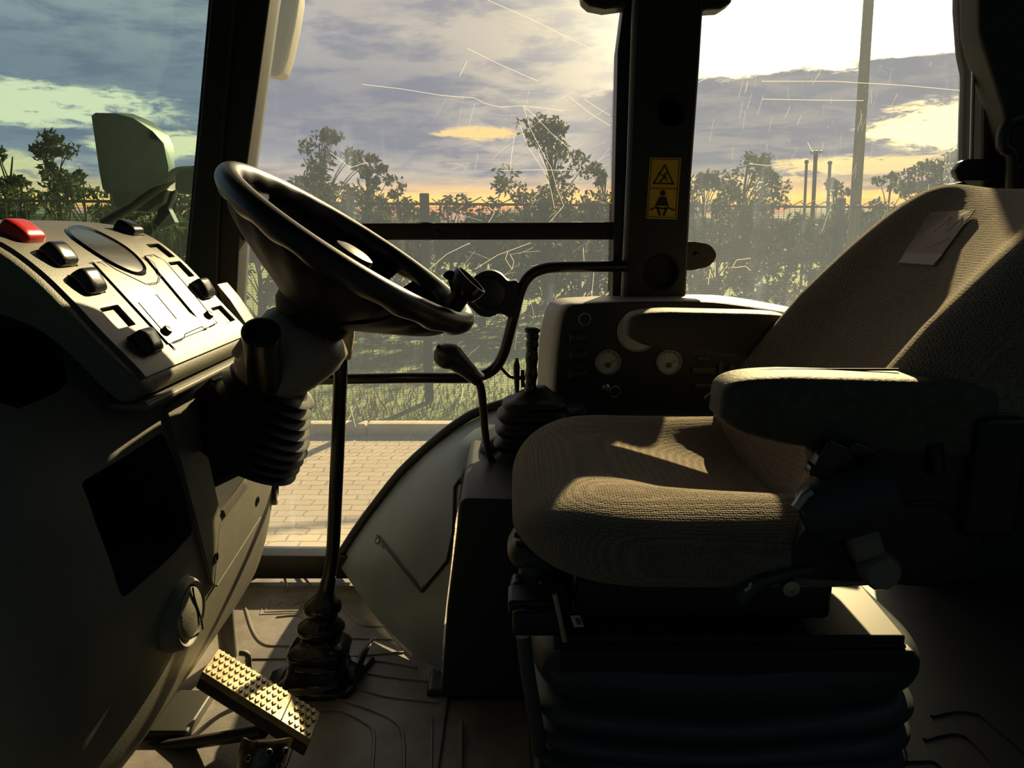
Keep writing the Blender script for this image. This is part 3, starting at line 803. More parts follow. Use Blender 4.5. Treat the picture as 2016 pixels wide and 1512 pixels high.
# inner fender (wheel arch) panel between door opening and console
fd = MB()
A = [P(x, y, 1.705) for x, y in [(668, 1112), (706, 1052), (745, 998), (800, 932), (862, 873), (950, 818), (1060, 785)]]
B = [PZ(868, 1345, 0.0), P(872, 1262, 1.315), P(880, 1180, 1.33), P(890, 1100, 1.36), P(900, 1010, 1.42), P(930, 920, 1.5), P(1060, 880, 1.58)]
A, B = smooth_pts(A, 4), smooth_pts(B, 4)
fr2 = []
for k in range(9):
    s = k / 8; fr2.append([a.lerp(b, s) + Vector((-.012, -.012, .006)) * math.sin(math.pi * s) for a, b in zip(A, B)])
fd.loft(fr2, cap=False, closed=False)
fd.add([*fr2[0], *[p + Vector((.03, .03, -.03)) for p in fr2[0]]], [(i, i + 1, i + 1 + len(A), i + len(A)) for i in range(len(A) - 1)])
fend = fd.build('trim_5', fenderm); tag(fend, kind='structure')
tree_f = bvh(fend)
mb = MB(); patch(mb, [(752, 1058), (925, 868), (893, 1075), (832, 1158)], tree_f, .0015, .004, 12, 10); mb.build('access_panel', fenderm, fend)
mb = MB(); gp = []
for a, b in (((745, 1056), (832, 1164)), ((832, 1164), (893, 1092)), ((893, 1092), (897, 960)), ((897, 960), (945, 890))):
    for k in range(7):
        q, nn = cast(a[0] + (b[0] - a[0]) * k / 6, a[1] + (b[1] - a[1]) * k / 6, tree_f)
        if q is not None: gp.append(q + nn * .003)
mb.tube(gp, .0035, 6); mb.build('panel_seal', rubber, fend)
for (x, y) in ((745, 1064), (832, 1156), (940, 985), (755, 1075)):
    q, nn = cast(x, y, tree_f)
    if q is None: continue
    mb = MB(); r = .009 if x == 745 else .0045; mb.lathe([(r, 0), (r, .004), (r * .6, .006), (r * .5, .004), (.0005, .004)], q, nn, 16); mb.build('screw', metal, fend)
# kick strip along the foot of the arch
mb = MB(); k1 = smooth_pts([P(x, y, yy) for x, y, yy in [(715, 1100, 1.66), (745, 1152, 1.57), (800, 1205, 1.48), (850, 1255, 1.40), (868, 1292, 1.34)]], 5)
k0 = smooth_pts([PZ(x, y, .006) for x, y in [(672, 1120), (700, 1160), (745, 1225), (805, 1305), (860, 1372)]], 5)
mb.loft([k0, [a.lerp(b, .5) + Vector((-.004, -.004, 0)) for a, b in zip(k0, k1)], k1, [p + Vector((.01, .012, -.002)) for p in k1]], cap=False, closed=False); mb.build('kick_strip', kick, fend)

# ------------------------------------------------------------------ EXTERIOR MIRRORS
t = thing('exterior_mirror', 'large dark wing mirror seen through the windshield on its bracket', 'wing mirror', P(250, 400, 2.05))
mb = MB(); face = [(180, 228), (188, 222), (228, 223), (262, 232), (300, 258), (322, 282), (332, 330), (330, 360), (322, 376), (212, 381), (202, 372), (196, 340)]
back = [(236, 222), (262, 224), (300, 240), (332, 266), (342, 290), (344, 330), (344, 352), (335, 366), (330, 372), (300, 378), (270, 378), (250, 300)]
mb.loft([[P(x, y, 1.98) for x, y in face], [P(x, y, 1.99).lerp(P(x2, y2, 2.1), .12) for (x, y), (x2, y2) in zip(face, back)], [P(x, y, 2.10) for x, y in back]])
mb.build('housing', housing, t, angle=50)
mb = MB(); mb.prism([P(x, y, 1.978) for x, y in [(190, 232), (226, 233), (256, 241), (292, 266), (308, 286), (316, 330), (314, 366), (216, 371), (205, 340)]], (0, .003, 0)); mb.build('mirror_glass', mat('mirror_back', (.07, .10, .08), .35, var=.3, vscale=12), t)
mb = MB(); mb.prism([P(x, y, 2.0) for x, y in [(216, 378), (262, 378), (300, 376), (330, 372), (322, 400), (290, 420), (222, 410)]], (0, .06, 0), bev=.008); mb.build('foot', housing, t)
mb = MB(); mb.tube(smooth_pts([P(x, y, yy) for x, y, yy in [(205, 440, 1.99), (260, 405, 1.98), (330, 355, 1.95), (352, 340, 1.9), (385, 338, 1.8)]], 5), .014, 12); mb.build('arm', frame, t)
mb = MB(); mb.prism([P(x, y, 1.76) for x, y in [(345, 340), (360, 331), (385, 330), (385, 382), (352, 382), (343, 372)]], (0, .14, 0), bev=.006); mb.build('bracket', frame, t)
mb = MB(); mb.prism([P(x, y, 2.02) for x, y in [(322, 385), (345, 372), (330, 410), (345, 440), (318, 452), (300, 440)]], (0, .03, 0), bev=.005); mb.build('clamp', frame, t)
t = thing('exterior_mirror', 'pale rounded mirror housing hanging beyond the top of the door behind the front pillar', 'wing mirror', P(550, 150, 2.0))
mb = MB(); o1 = [(545, -200), (590, -200), (588, 0), (580, 50), (566, 115), (556, 145), (546, 152), (520, 146), (508, 138), (512, 90), (520, 40), (530, 0)]
mb.prism([P(x, y, 1.98) for x, y in o1], (0, .06, 0), bev=.012); mb.build('housing', mirp, t)
mb = MB(); mb.tube(smooth_pts([P(565, -60, 2.0), P(540, -120, 1.9), P(500, -200, 1.75)], 4), .012, 10); mb.build('arm', frame, t)
mb = MB(); mb.prism([P(x, y, 1.977) for x, y in [(552, -180), (582, -180), (578, 5), (571, 50), (556, 112), (549, 138), (520, 135), (522, 90), (530, 40), (540, 0)]], (0, .004, 0)); mb.build('mirror_glass', mirp, t)

# ------------------------------------------------------------------ DASHBOARD
YN = .64; YF = 1.50
LV = [(-.0, -.665, 0), (.04, -.640, 0), (.09, -.600, 0), (.15, -.548, 0), (.21, -.510, 0), (.28, -.485, 0), (.36, -.468, 0), (.44, -.460, 0), (.52, -.458, 0), (.58, -.462, 0), (.63, -.470, .03), (.67, -.482, .08), (.71, -.505, .14), (.745, -.540, .19), (.78, -.60, .22)]
mb = MB(); rings = []
lv2 = smooth_pts([Vector((a, b, c)) for a, b, c in LV], 3)
for q in lv2:
    z, X, sh = q; yn = YN + sh; yf = YF - sh * .25
    # plan outline, the near corner is a broad radius
    pl = [(-1.02, yn), (-.86, yn), (X - .19, yn + .002), (X - .115, yn + .010), (X - .055, yn + .034), (X - .02, yn + .075), (X - .004, yn + .13), (X + .010, yn + .22), (X + .014, yn + .32), (X + .008, yf - .20), (X - .004, yf - .12), (X - .024, yf - .06), (X - .06, yf - .02), (X - .12, yf - .004), (-.86, yf), (-1.02, yf)]
    rings.append(smooth_pts([Vector((a, b, z)) for a, b in pl], 3))
mb.loft(rings); body = None
dash = thing('dashboard', 'grey moulded tractor dashboard with a curved instrument binnacle and switches', 'dashboard', (-.75, 1.08, 0))
body = mb.build('console_body', dashm, None, angle=50)
cs = []
c = MB(); c.prism([PX(x, y, -.462) for x, y in [(177, 955), (182, 945), (298, 856), (306, 854), (311, 862), (354, 1042), (352, 1052), (244, 1170), (235, 1174), (229, 1164), (190, 1030)]], (.25, 0, 0))
c.v = [v - Vector((.15, 0, 0)) for v in c.v]; cs.append(c.build('k', blackm))
c = MB(); c.prism([P(x, y, .86) for x, y in [(-120, 640), (20, 652), (70, 668), (150, 745), (152, 757), (140, 765), (55, 802), (40, 806), (10, 800), (-120, 780)]], (0, .24, 0))
c.v = [v - Vector((0, .08, 0)) for v in c.v]; cs.append(c.build('k', blackm))
# steering column slot
c = MB(); c.prism([PX(x, y, -.45) for x, y in [(372, 792), (430, 745), (505, 800), (520, 900), (500, 935), (426, 1012)]], (.3, 0, 0)); c.v = [v - Vector((.2, 0, 0)) for v in c.v]; cs.append(c.build('k', blackm))
# far round vent hole
q0 = PX(541, 945, -.47)
c = MB(); c.lathe([(.043, -.08), (.043, .2)], q0, (1, .25, 0), 36); cs.append(c.build('k', blackm))
tree_b = bvh(body)
body.data.materials.append(blackm)
cut(body, cs)
body.parent = dash; body.location = -dash.location
# paint the insides of the pockets dark: black sheets stand for the shade in them
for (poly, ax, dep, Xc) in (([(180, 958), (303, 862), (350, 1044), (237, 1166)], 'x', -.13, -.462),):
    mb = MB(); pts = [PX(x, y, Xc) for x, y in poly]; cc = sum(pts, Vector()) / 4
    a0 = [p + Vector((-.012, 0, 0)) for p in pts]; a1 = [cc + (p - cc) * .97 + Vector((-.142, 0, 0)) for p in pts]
    mb.loft([a0, a1], cap=False); mb.add(a1, [(0, 1, 2, 3)]); mb.build('pocket_shade', blackm, dash, smooth=False)
mb = MB(); mb.box(P(75, 730, .99), (.26, .02, .16)); mb.build('pocket_shade', blackm, dash)
# rim of the round vents
for (x, y, r, nm) in ((352, 1205, .046, 'v'), (541, 945, .045, 'h')):
    q = PX(x, y, -.468)
    h, nn = cast(x, y, tree_b)
    if h is None: h, nn = q, Vector((1, 0, 0))
    if nm == 'h': h, nn = q0, Vector((1, .25, 0)).normalized()
    mb = MB()
    if nm == 'v':
        h = PX(352, 1205, h.x); h, n1 = cast(352, 1205, tree_b); nn = (n1 + Vector((.9, 0, .1))).normalized(); h = h + n1 * .012; r = .041
        mb.lathe([(r + .012, -.045), (r + .010, -.012), (r + .006, .002), (r + .002, .006), (r - .001, .004), (r - .004, -.004), (.001, -.004)], h, nn, 40, cap=False)
        v = mb.build('air_vent', dashm, dash)
        mb = MB(); mb.lathe([(r - .006, -.004), (r - .006, .004), (r - .010, .007), (.001, .009)], h, nn, 40, cap=False); mb.build('vent_disc', dashm, v)
        a = nn.cross(Vector((0, 0, 1))).normalized(); b = nn.cross(a)
        mb = MB(); mb.tube([h + nn * .009 + a * (.006 + .010 * math.cos(k * .26)) * 1.0 - a * .018 + b * (k - 6) * .0062 for k in range(13)], .0013, 6); mb.build('vent_flap_gap', blackm, v)
    else:
        mb.lathe([(r + .004, -.012), (r + .004, .002), (r, .004), (r - .004, -.004), (r - .006, -.05), (.001, -.06)], h, nn, 36, cap=False); mb.build('vent_ring', black, dash)
# column cover plate with two screws
mb = MB()
patch(mb, [(320, 806), (372, 768), (426, 1012), (412, 1150)], tree_b, .0005, .006, 6, 16)
patch(mb, [(426, 1012), (498, 922), (503, 1018), (414, 1152)], tree_b, .0005, .006, 8, 8)
mb.build('cover_plate', dashm, dash, angle=30)
mb = MB(); patch(mb, [(428, 1004), (470, 950), (476, 960), (432, 1016)], tree_b, .006, .004, 6, 3); mb.build('plate_ledge', dashl, dash)
mb = MB(); qs = []
for k in range(13):
    q, nn = cast(418 + (505 - 418) * k / 12, 1152 - (1152 - 1018) * k / 12, tree_b)
    if q is not None: qs.append(q + nn * .006)
mb.tube(qs, .0022, 6); mb.build('plate_edge', dashl, dash)
for (x, y) in ((499, 985), (416, 1097)):
    q, nn = cast(x, y, tree_b); mb = MB(); mb.lathe([(.0085, .004), (.0085, .008), (.006, .0085), (.005, .004), (.0005, .003)], q, nn, 20, cap=False); mb.build('screw', black, dash)
    mb = MB(); mb.lathe([(.0035, .003), (.0035, .006), (.0005, .0065)], q, nn, 6, cap=False); mb.build('screw_head', metal, dash)
# round knob well bulge under vent: column behind pedals
mb = MB(); mb.tube([(-.585, 1.375, 0.0), (-.585, 1.375, .22)], .018, 16); mb.build('support_leg', dashm, dash)

# binnacle: side profile swept across
prof = [(-.4375, .6985), (-.447, .712), (-.482, .752), (-.512, .789), (-.545, .825), (-.583, .855), (-.625, .871), (-.68, .879), (-.75, .882), (-.86, .883)]
top = smooth_pts([Vector((x, 0, z)) for x, z in prof], 4)
low = smooth_pts([Vector((x, 0, z)) for x, z in [(-.86, .80), (-.70, .795), (-.60, .782), (-.545, .762), (-.508, .730), (-.474, .690), (-.455, .673)]], 4)
fro = [Vector((-.447, 0, .675)), Vector((-.440, 0, .680)), Vector((-.436, 0, .687)), Vector((-.435, 0, .692))]
sec = top + low + fro
cen = Vector((-.62, 0, .80))
mb = MB(); rings = []
Y0, Y1 = .845, 1.235
for yy, k in ((Y0, .965), (Y0 + .003, .985), (Y0 + .010, 1.0), (Y0 + .02, 1.0), (1.04, 1.0), (Y1 - .02, 1.0), (Y1 - .01, 1.0), (Y1 - .003, .985), (Y1, .965)):
    rings.append([Vector((cen.x + (p.x - cen.x) * (k if p.x > -.8 else 1) , yy, cen.z + (p.z - cen.z) * k)) for p in sec])
mb.loft(rings)
binn = mb.build('binnacle', dashm, None, angle=50)
tree_n = bvh(binn)


def frame_at(px, py):
    """surface point with axes: along the slope (down), across (+Y), normal"""
    q, nn = cast(px, py, tree_n)
    return q, nn


# upper skin of the panel in lighter plastic: slightly smaller plate on top
pan = MB(); rr = []
for p, pn in [(top[i], (Vector((0, 1, 0)).cross(top[min(i + 1, len(top) - 1)] - top[max(i - 1, 0)])).normalized()) for i in range(1, len(top) - 3)]:
    if pn.z < 0: pn = -pn
    rr.append([p + pn * .0 + Vector((0, Y0 + .012, 0)), p + pn * .004 + Vector((0, Y0 + .016, 0)), p + pn * .004 + Vector((0, Y1 - .016, 0)), p + pn * .0 + Vector((0, Y1 - .012, 0)), p - pn * .006 + Vector((0, Y1 - .012, 0)), p - pn * .006 + Vector((0, Y0 + .012, 0))])
pan.loft(rr); panel = pan.build('instrument_panel', dashl, None, angle=40)
NEAR = [(80, 464), (137, 506), (194, 556), (243, 621), (290, 676)]
FAR = [(247, 456), (304, 494), (357, 530), (401, 571), (438, 619)]
tree_p = bvh(panel)


def slot(px, py):
    q, nn = cast(px, py, tree_p)
    y = Vector((0, 1, 0)); s = nn.cross(y).normalized(); M = Matrix((s, y, nn)).transposed()
    return q, nn, M
cs = []; slots = []
for i, (x, y) in enumerate(NEAR): slots.append((x, y, .046, 'n%d' % i))
for i, (x, y) in enumerate(FAR): slots.append((x, y, .046, 'f%d' % i))
info = []
for (x, y, L, k) in slots:
    q, nn, M = slot(x, y)
    q = Vector((q.x, .916 if k[0] == 'n' else 1.187, q.z))
    # put back on the surface
    h = tree_p.ray_cast(q + nn * .05, -nn)
    q = h[0] if h[0] is not None else q
    info.append((q, nn, M, k))
    c = MB(); c.box(q, (.033, .044, .024), rot=M, bev=.003); cs.append(c.build('k', blackm))
cut(panel, cs)
cs = []
for (q, nn, M, k) in info:
    c = MB(); c.box(q, (.033, .044, .030), rot=M, bev=.003); cs.append(c.build('k', blackm))
cut(binn, cs)
binn.parent = dash; binn.location = -dash.location
panel.parent = dash; panel.location = -dash.location
for (q, nn, M, k) in info:
    i = int(k[1])
    if (k[0] == 'n' and i in (0, 1, 2, 4)) or (k[0] == 'f' and i in (0, 3)):
        # rocker: domed body, proud at one end
        def wf(p): return Vector((p.x, p.y * (1 - .10 * (p.z > 0)), p.z + .0045 * math.sin((p.x + .02) * 60) * (p.z > 0)))
        big = 1.12 if k == 'n0' else 1.0
        mb = MB(); mb.sell(q + nn * .003, (.0165 * big, .0205 * big, .0085 * big), .5, .3, rot=M @ Matrix.Rotation(R(-9), 3, 'Y'), nu=32, nv=16, warp=wf)
        s_ = mb.build('rocker_switch', redm if k == 'n0' else blackg, dash)
        if k == 'n0': tag(s_, 'red hazard rocker switch')
        if k in ('n1', 'n2'):
            mb = MB(); e = M @ Vector((1, 0, 0)); f = Vector((0, 1, 0)); c0 = q + nn * .0135
            mb.tube([c0 + e * .003 + (e * math.cos(a) + f * math.sin(a)) * .0035 for a in [math.pi * t_ / 8 - 1.57 for t_ in range(9)]] + [c0 + e * .003 - f * -.0035], .0005, 5)
            for d_ in (-.0022, 0, .0022): mb.tube([c0 - e * .001 + f * d_, c0 - e * .006 + f * (d_ - .001)], .0004, 4)
            mb.build('lamp_symbol', symbol, s_)
    else:
        mb = MB(); mb.box(q - nn * .007, (.028, .038, .003), rot=M, bev=.001); mb.build('blank_cover', dashl, dash)
# oval lens
def on_panel(y, f):
    """f = 0 at the lower edge, 1 at the upper end, along the profile"""
    i = f * (len(top) - 1); a = int(i); b = min(a + 1, len(top) - 1); p = top[a].lerp(top[b], i - a)
    t_ = (top[b] - top[a]).normalized() if b > a else (top[a] - top[a - 1]).normalized()
    nn = Vector((0, 1, 0)).cross(t_); nn = nn if nn.z > 0 else -nn
    return Vector((p.x, y, p.z)), nn.normalized()
def surf(px, py, off):
    q, nn = cast(px, py, tree_p); return q + nn * off
ov = [(133, 453), (150, 448), (178, 453), (215, 470), (248, 490), (272, 511), (285, 530), (280, 539), (262, 538), (232, 526), (196, 506), (160, 482), (140, 466)]
ovs = smooth_pts([Vector((x, y, 0)) for x, y in ov], 4, closed=True); oc = sum(ovs, Vector()) / len(ovs)
mb = MB(); r1 = [surf(oc.x + (p.x - oc.x) * 1.05, oc.y + (p.y - oc.y) * 1.07, .0003) for p in ovs]; r2 = [surf(p.x, p.y, .0035) for p in ovs]; r3 = [surf(oc.x + (p.x - oc.x) * .93, oc.y + (p.y - oc.y) * .91, .001) for p in ovs]
mb.loft([r1, r2, r3], cap=False); mb.build('lens_rim', blackg, dash)
mb = MB(); rings = [[surf(oc.x + (p.x - oc.x) * k, oc.y + (p.y - oc.y) * k, h) for p in ovs] for k, h in ((.94, .001), (.75, .0018), (.5, .0022), (.25, .0024), (.02, .0025))]
mb.loft(rings, cap=True); mb.build('lens', lens, dash)
# pale overlay sheet with frame lines
mb = MB(); patch(mb, [(192, 518), (275, 568), (345, 690), (335, 680)], tree_p, .0008, .0012, 8, 8)
patch(mb, [(180, 516), (284, 560), (412, 645), (330, 678)], tree_p, .0012, .0012, 16, 16)
patch(mb, [(284, 506), (318, 512), (423, 636), (405, 650)], tree_p, .0016, .0012, 8, 16)
mb.build('overlay_sheet', overlay, dash, angle=60)
mb = MB()
for l in ([(178, 518), (200, 516), (225, 533), (285, 562), (310, 558), (314, 545), (300, 520), (282, 507), (300, 504), (322, 516), (370, 570), (425, 638), (400, 650), (395, 645), (362, 660), (360, 668), (330, 680)],
          [(270, 598), (305, 582), (355, 642)], [(270, 598), (330, 668)]):
    pts = []
    for a, b in zip(l[:-1], l[1:]):
        for k in range(5): pts.append(surf(a[0] + (b[0] - a[0]) * k / 5, a[1] + (b[1] - a[1]) * k / 5, .0026))
    mb.tube(pts, .0007, 5)
mb.build('overlay_outline', lens, dash)
for (x, y) in ((324, 655), (407, 624)):
    q, nn = cast(x, y, tree_p); mb = MB(); mb.lathe([(.0065, 0), (.0065, .005), (.005, .007), (.0005, .0072)], q + nn * .002, nn, 18, cap=False); mb.build('push_button', blackg, dash)
for (x, y) in ((291, 722), (391, 677)):
    q, nn = cast(x, y, tree_n)
    if q is None: continue
    mb = MB(); mb.lathe([(.0075, -.001), (.0075, .002), (.006, .0025), (.005, -.002), (.0005, -.003)], q + nn * .001, nn, 20, cap=False); mb.build('lip_plug', blackm, dash)
mb = MB(); mb.box((-.452, (Y0 + Y1) / 2, .6685), (.046, Y1 - Y0 - .004, .007), bev=.003); mb.build('lip_flange', dashm, dash)
mb = MB(); mb.tube([Vector((-.4335, Y0 + .004, .672)), Vector((-.4335, 1.04, .672)), Vector((-.4335, Y1 - .004, .672))], .0028, 8); mb.build('lip_bead', dashl, dash)
mb = MB(); mb.tube([(-.66, Y1 - .004, .873), (-.72, Y1 - .004, .880), (-.86, Y1 - .004, .882)], .004, 8); mb.build('top_bead', dashl, dash)
mb = MB(); mb.box((-.83, 1.05, .62), (.30, .5, .40), bev=.01); mb.build('firewall_cover', blackm, dash)
# side wing under the binnacle at the far end
mb = MB(); mb.prism([P(x, y, 1.235) for x, y in [(425, 558), (452, 590), (492, 650), (484, 664), (470, 645), (440, 600)]], (0, .05, 0), bev=.004); mb.build('side_wing', dashl, dash)

# ------------------------------------------------------------------ STEERING WHEEL AND COLUMN
aW = R(33.5); NW = Vector((math.sin(aW), 0, math.cos(aW))); MW = Vector((math.cos(aW), 0, -math.sin(aW))); YW = Vector((0, 1, 0))
CW = P(694, 490, 1.075); RW = .187
sw = thing('steering_wheel', 'black deep-dish steering wheel with finger grips on its rim', 'steering wheel', CW)
mb = MB(); rings = []; NS = 220
for i in range(NS):
    th = 2 * math.pi * i / NS; e = MW * math.cos(th) + YW * math.sin(th); ring = []
    for j in range(24):
        ph = 2 * math.pi * j / 24; r = .0165
        g = max(0.0, -math.sin(ph + .7)); r += .0048 * g * (.5 + .5 * math.cos(20 * th)) - .001 * g
        ring.append(CW + e * (RW + r * math.cos(ph)) + NW * r * math.sin(ph))
    rings.append(ring)
rings.append(rings[0]); mb.loft(rings, cap=False); mb.build('rim', wheelm, sw)
# dish: three broad spokes
mb = MB()
for (t0, t1) in ((-200, -58), (-52, 62), (72, 152)):
    rg = []
    pf = [(RW - .006, -.012), (.164, -.030), (.135, -.050), (.10, -.070), (.068, -.088), (.052, -.098)]
    pf = smooth_pts([Vector((a, b, 0)) for a, b in pf], 4)
    nseg = 40
    for sgn, thk in ((1, 0), (-1, .010)):
        for p in (pf if sgn == 1 else pf[::-1]):
            row = []
            for k in range(nseg + 1):
                th = R(t0 + (t1 - t0) * k / nseg)
                wv = .004 * math.cos(20 * th) * min(1, max(0, (p.x - .12) / .08))
                row.append(CW + (MW * math.cos(th) + YW * math.sin(th)) * (p.x - (.004 if thk else 0)) + NW * (p.y - thk + wv * (1 if thk else 0)))
            rg.append(row)
    rg.append(rg[0]); mb.loft(rg, cap=False, closed=False)
mb.build('spoke_dish', mat('wheel_dish_plastic', (.010, .0098, .0095), .6, bump=.1, bscale=350, spec=.25), sw)
mb = MB(); mb.lathe([(.001, -.055), (.05, -.058), (.057, -.066), (.060, -.085), (.058, -.115), (.052, -.125), (.001, -.125)], CW, NW, 40, cap=False); mb.build('hub', MATS['wheel_dish_plastic'], sw)
mb = MB(); hc = CW + YW * .045 + MW * -.002 - NW * .012
mb.lathe([(.030, -.055), (.030, -.022), (.033, -.020), (.033, -.014), (.030, -.012), (.032, -.008), (.030, .004), (.022, .007), (.001, .008)], hc, NW, 36, cap=False); mb.build('horn_button', mat('horn_cap', (.022, .019, .017), .45), sw)
# clamp with lever on the rim
cl0 = P(893, 602, 1.00); cl1 = P(920, 563, .99)
mb = MB(); mb.tube([cl0, cl0.lerp(cl1, .6), cl1], .013, 16)
ax = (NW + Vector((.25, -.05, 0))).normalized()
mb.lathe([(.010, -.02), (.022, -.012), (.025, -.002), (.025, .010), (.022, .010), (.020, .0), (.001, -.002)], P(918, 560, .99), ax, 28, cap=False)
cl = mb.build('spinner_clamp', blackg, sw)
mb = MB(); mb.tube(smooth_pts([P(x, y, .985) for x, y in [(905, 552), (893, 541), (884, 539), (876, 546)]], 4), lambda s: .009 - .001 * s, 12, flat=.6); mb.build('clamp_lever', blackg, cl)
# column
colm = thing('steering_column', 'steering column with tan shroud above a ribbed black gaiter', 'steering column', CW - NW * .40)
def axp(d): return CW - NW * d
mb = MB(); rg = []
for d, rm, ry, om in ((.120, .030, .040, 0), (.126, .050, .052, .004), (.140, .064, .060, .008), (.165, .066, .066, .006), (.195, .062, .064, .0), (.225, .054, .058, -.006), (.240, .046, .050, -.006)):
    rg.append([axp(d) + MW * (om + rm * math.copysign(abs(math.cos(q)) ** .75, math.cos(q))) + YW * ry * math.copysign(abs(math.sin(q)) ** .75, math.sin(q)) for q in [2 * math.pi * k / 40 for k in range(40)]])
mb.loft(rg); sh = mb.build('shroud', shroudm, colm, angle=55)
for (x, y, yy) in ((580, 630, 1.018), (632, 655, 1.008)):
    mb = MB(); mb.tube([P(x - 10, y - 6, yy), P(x + 12, y + 12, yy)], .005, 10); mb.build('shroud_slot', blackm, sh)
mb = MB(); k0 = P(522, 765, 1.02); k1 = P(532, 634, .955)
dv = (k1 - k0).normalized(); L = (k1 - k0).length
mb.lathe([(.018, 0), (.0225, .02), (.0235, L - .012), (.0245, L - .008), (.0245, L), (.0205, L + .002), (.018, L - .006), (.001, L - .010)], k0, (dv + Vector((0, -.30, .10))).normalized(), 32, cap=False); mb.build('tilt_knob', black, colm)
mb = MB(); mb.prism([P(x, y, 1.03) for x, y in [(497, 640), (520, 650), (515, 712), (490, 715), (455, 702), (454, 692), (475, 662)]], (0, .03, 0), bev=.006); mb.build('stalk', shroudm, colm)
# gaiter
mb = MB(); rg = []; NR = 9; st_ = []
for k in range(NR * 6 + 1):
    s = k / (NR * 6); d = .215 + s * .135
    r = .050 + .030 * min(1, s * 1.6) + .0052 * math.cos(2 * math.pi * s * NR)
    if s < .06: r *= .80 + s / .06 * .2
    off = MW * (.004 + .012 * s)
    tl = .25 * (1 - s)
    rg.append([axp(d) + off + MW * r * math.cos(q) * 1.05 + YW * r * .95 * math.sin(q) + NW * (math.cos(q) * r * tl * -.4) for q in [2 * math.pi * j / 44 for j in range(44)]])
mb.loft(rg); mb.build('gaiter', rubber, colm, angle=70)
mb = MB(); mb.prism([P(x, y, 1.10) for x, y in [(596, 770), (608, 785), (614, 800), (598, 838), (580, 862), (575, 850), (590, 800)]], (0, .02, 0), bev=.004); mb.build('gaiter_clip', shroudm, colm)

# ------------------------------------------------------------------ LEVERS
t = thing('floor_lever', 'tall black floor lever with tape-wrapped top and stacked rubber boot', 'lever', PZ(632, 1345, .008))
rod = smooth_pts([P(x, y, 1.30) for x, y in [(676, 600), (672, 690), (668, 800), (664, 900), (659, 1010), (655, 1085), (647, 1140), (636, 1190), (632, 1235)]], 5)
mb = MB(); mb.tube(rod, .0125, 18); mb.build('shaft', blackg, t)
mb = MB(); mb.tube([P(683, 585, 1.30), P(680, 660, 1.30), P(673, 704, 1.30)], lambda s: .0148 + .0016 * math.sin(s * 40), 18); tag(mb.build('grip_wrap', tape, t), 'frayed tan tape wrap')
b0 = PZ(626, 1342, .008); ax = Vector((0, 0, 1)); mb = MB()
pr = smooth_pts([Vector(v) for v in [(.074, 0, 0), (.076, .008, 0), (.062, .022, 0), (.056, .045, 0), (.050, .052, 0), (.058, .060, 0), (.058, .072, 0), (.046, .082, 0), (.036, .088, 0), (.044, .100, 0), (.046, .112, 0), (.034, .124, 0), (.028, .130, 0), (.036, .145, 0), (.034, .160, 0), (.018, .180, 0), (.0145, .205, 0), (.0135, .215, 0)]], 3)
rg = []
for p in pr:
    sq = 1 if p.y > .09 else .55
    zq = b0.z + p.y
    if zq < rod[-1].z: bc0 = b0.lerp(rod[-1], p.y / (rod[-1].z - b0.z))
    else:
        bc0 = min(rod, key=lambda w: abs(w.z - zq))
        for wa, wb in zip(rod[:-1], rod[1:]):
            if wb.z <= zq <= wa.z: bc0 = wb.lerp(wa, (zq - wb.z) / max(1e-6, wa.z - wb.z))
    bc0 = Vector((bc0.x, bc0.y, b0.z))
    rg.append([bc0 + Vector((p.x * math.copysign(abs(math.cos(q)) ** sq, math.cos(q)), p.x * .82 * math.copysign(abs(math.sin(q)) ** sq, math.sin(q)), p.y)) for q in [2 * math.pi * j / 40 for j in range(40)]])
mb.loft(rg); mb.build('boot', blackg, t, angle=60)
mb = MB(); mb.prism([b0 + Vector(v) for v in [(-.090, -.05, 0), (.07, -.055, 0), (.085, .02, 0), (.10, .07, 0), (-.03, .07, 0), (-.095, .02, 0)]], (0, 0, .012), bev=.005)
mb.prism([b0 + Vector(v) for v in [(.055, .0, .008), (.072, -.045, .008), (.082, .02, .05), (.094, .065, .055), (.06, .065, .008)]], (.006, .0, .0), bev=.002); mb.build('boot_flange', blackg, t)

t = thing('shift_lever', 'bent black lever with ball-ended grip in front of the grab rail', 'lever', P(1000, 975, 1.42))
mb = MB(); mb.tube(smooth_pts([P(x, y, 1.42) for x, y in [(938, 742), (947, 765), (951, 800), (955, 850), (962, 890), (980, 928), (1002, 965), (1012, 985)]], 5), lambda s: .0088 - .003 * s, 14); mb.build('rod', black, t)
mb = MB(); g0, g1 = P(885, 700, 1.42), P(944, 748, 1.42); ax = (g1 - g0)
mb.tube([g0, g0.lerp(g1, .25), g0.lerp(g1, .6), g1, g1 + ax * .04], lambda s: [.024, .021, .016, .0145, .012][min(4, int(s * 4.01))], 18)
mb.sell(P(882, 701, 1.42), (.028, .024, .0255), .9, .9); mb.build('grip', wheelm, t)
mb = MB(); mb.lathe([(.005, 0), (.005, .008), (.001, .009)], P(867, 686, 1.41), (-.7, -.1, .7), 12); mb.build('thumb_button', black, t)
mb = MB(); mb.tube([P(903, 684, 1.405), P(925, 712, 1.405), P(950, 742, 1.405)], .0022, 6); mb.build('grip_seam', bezel, t)

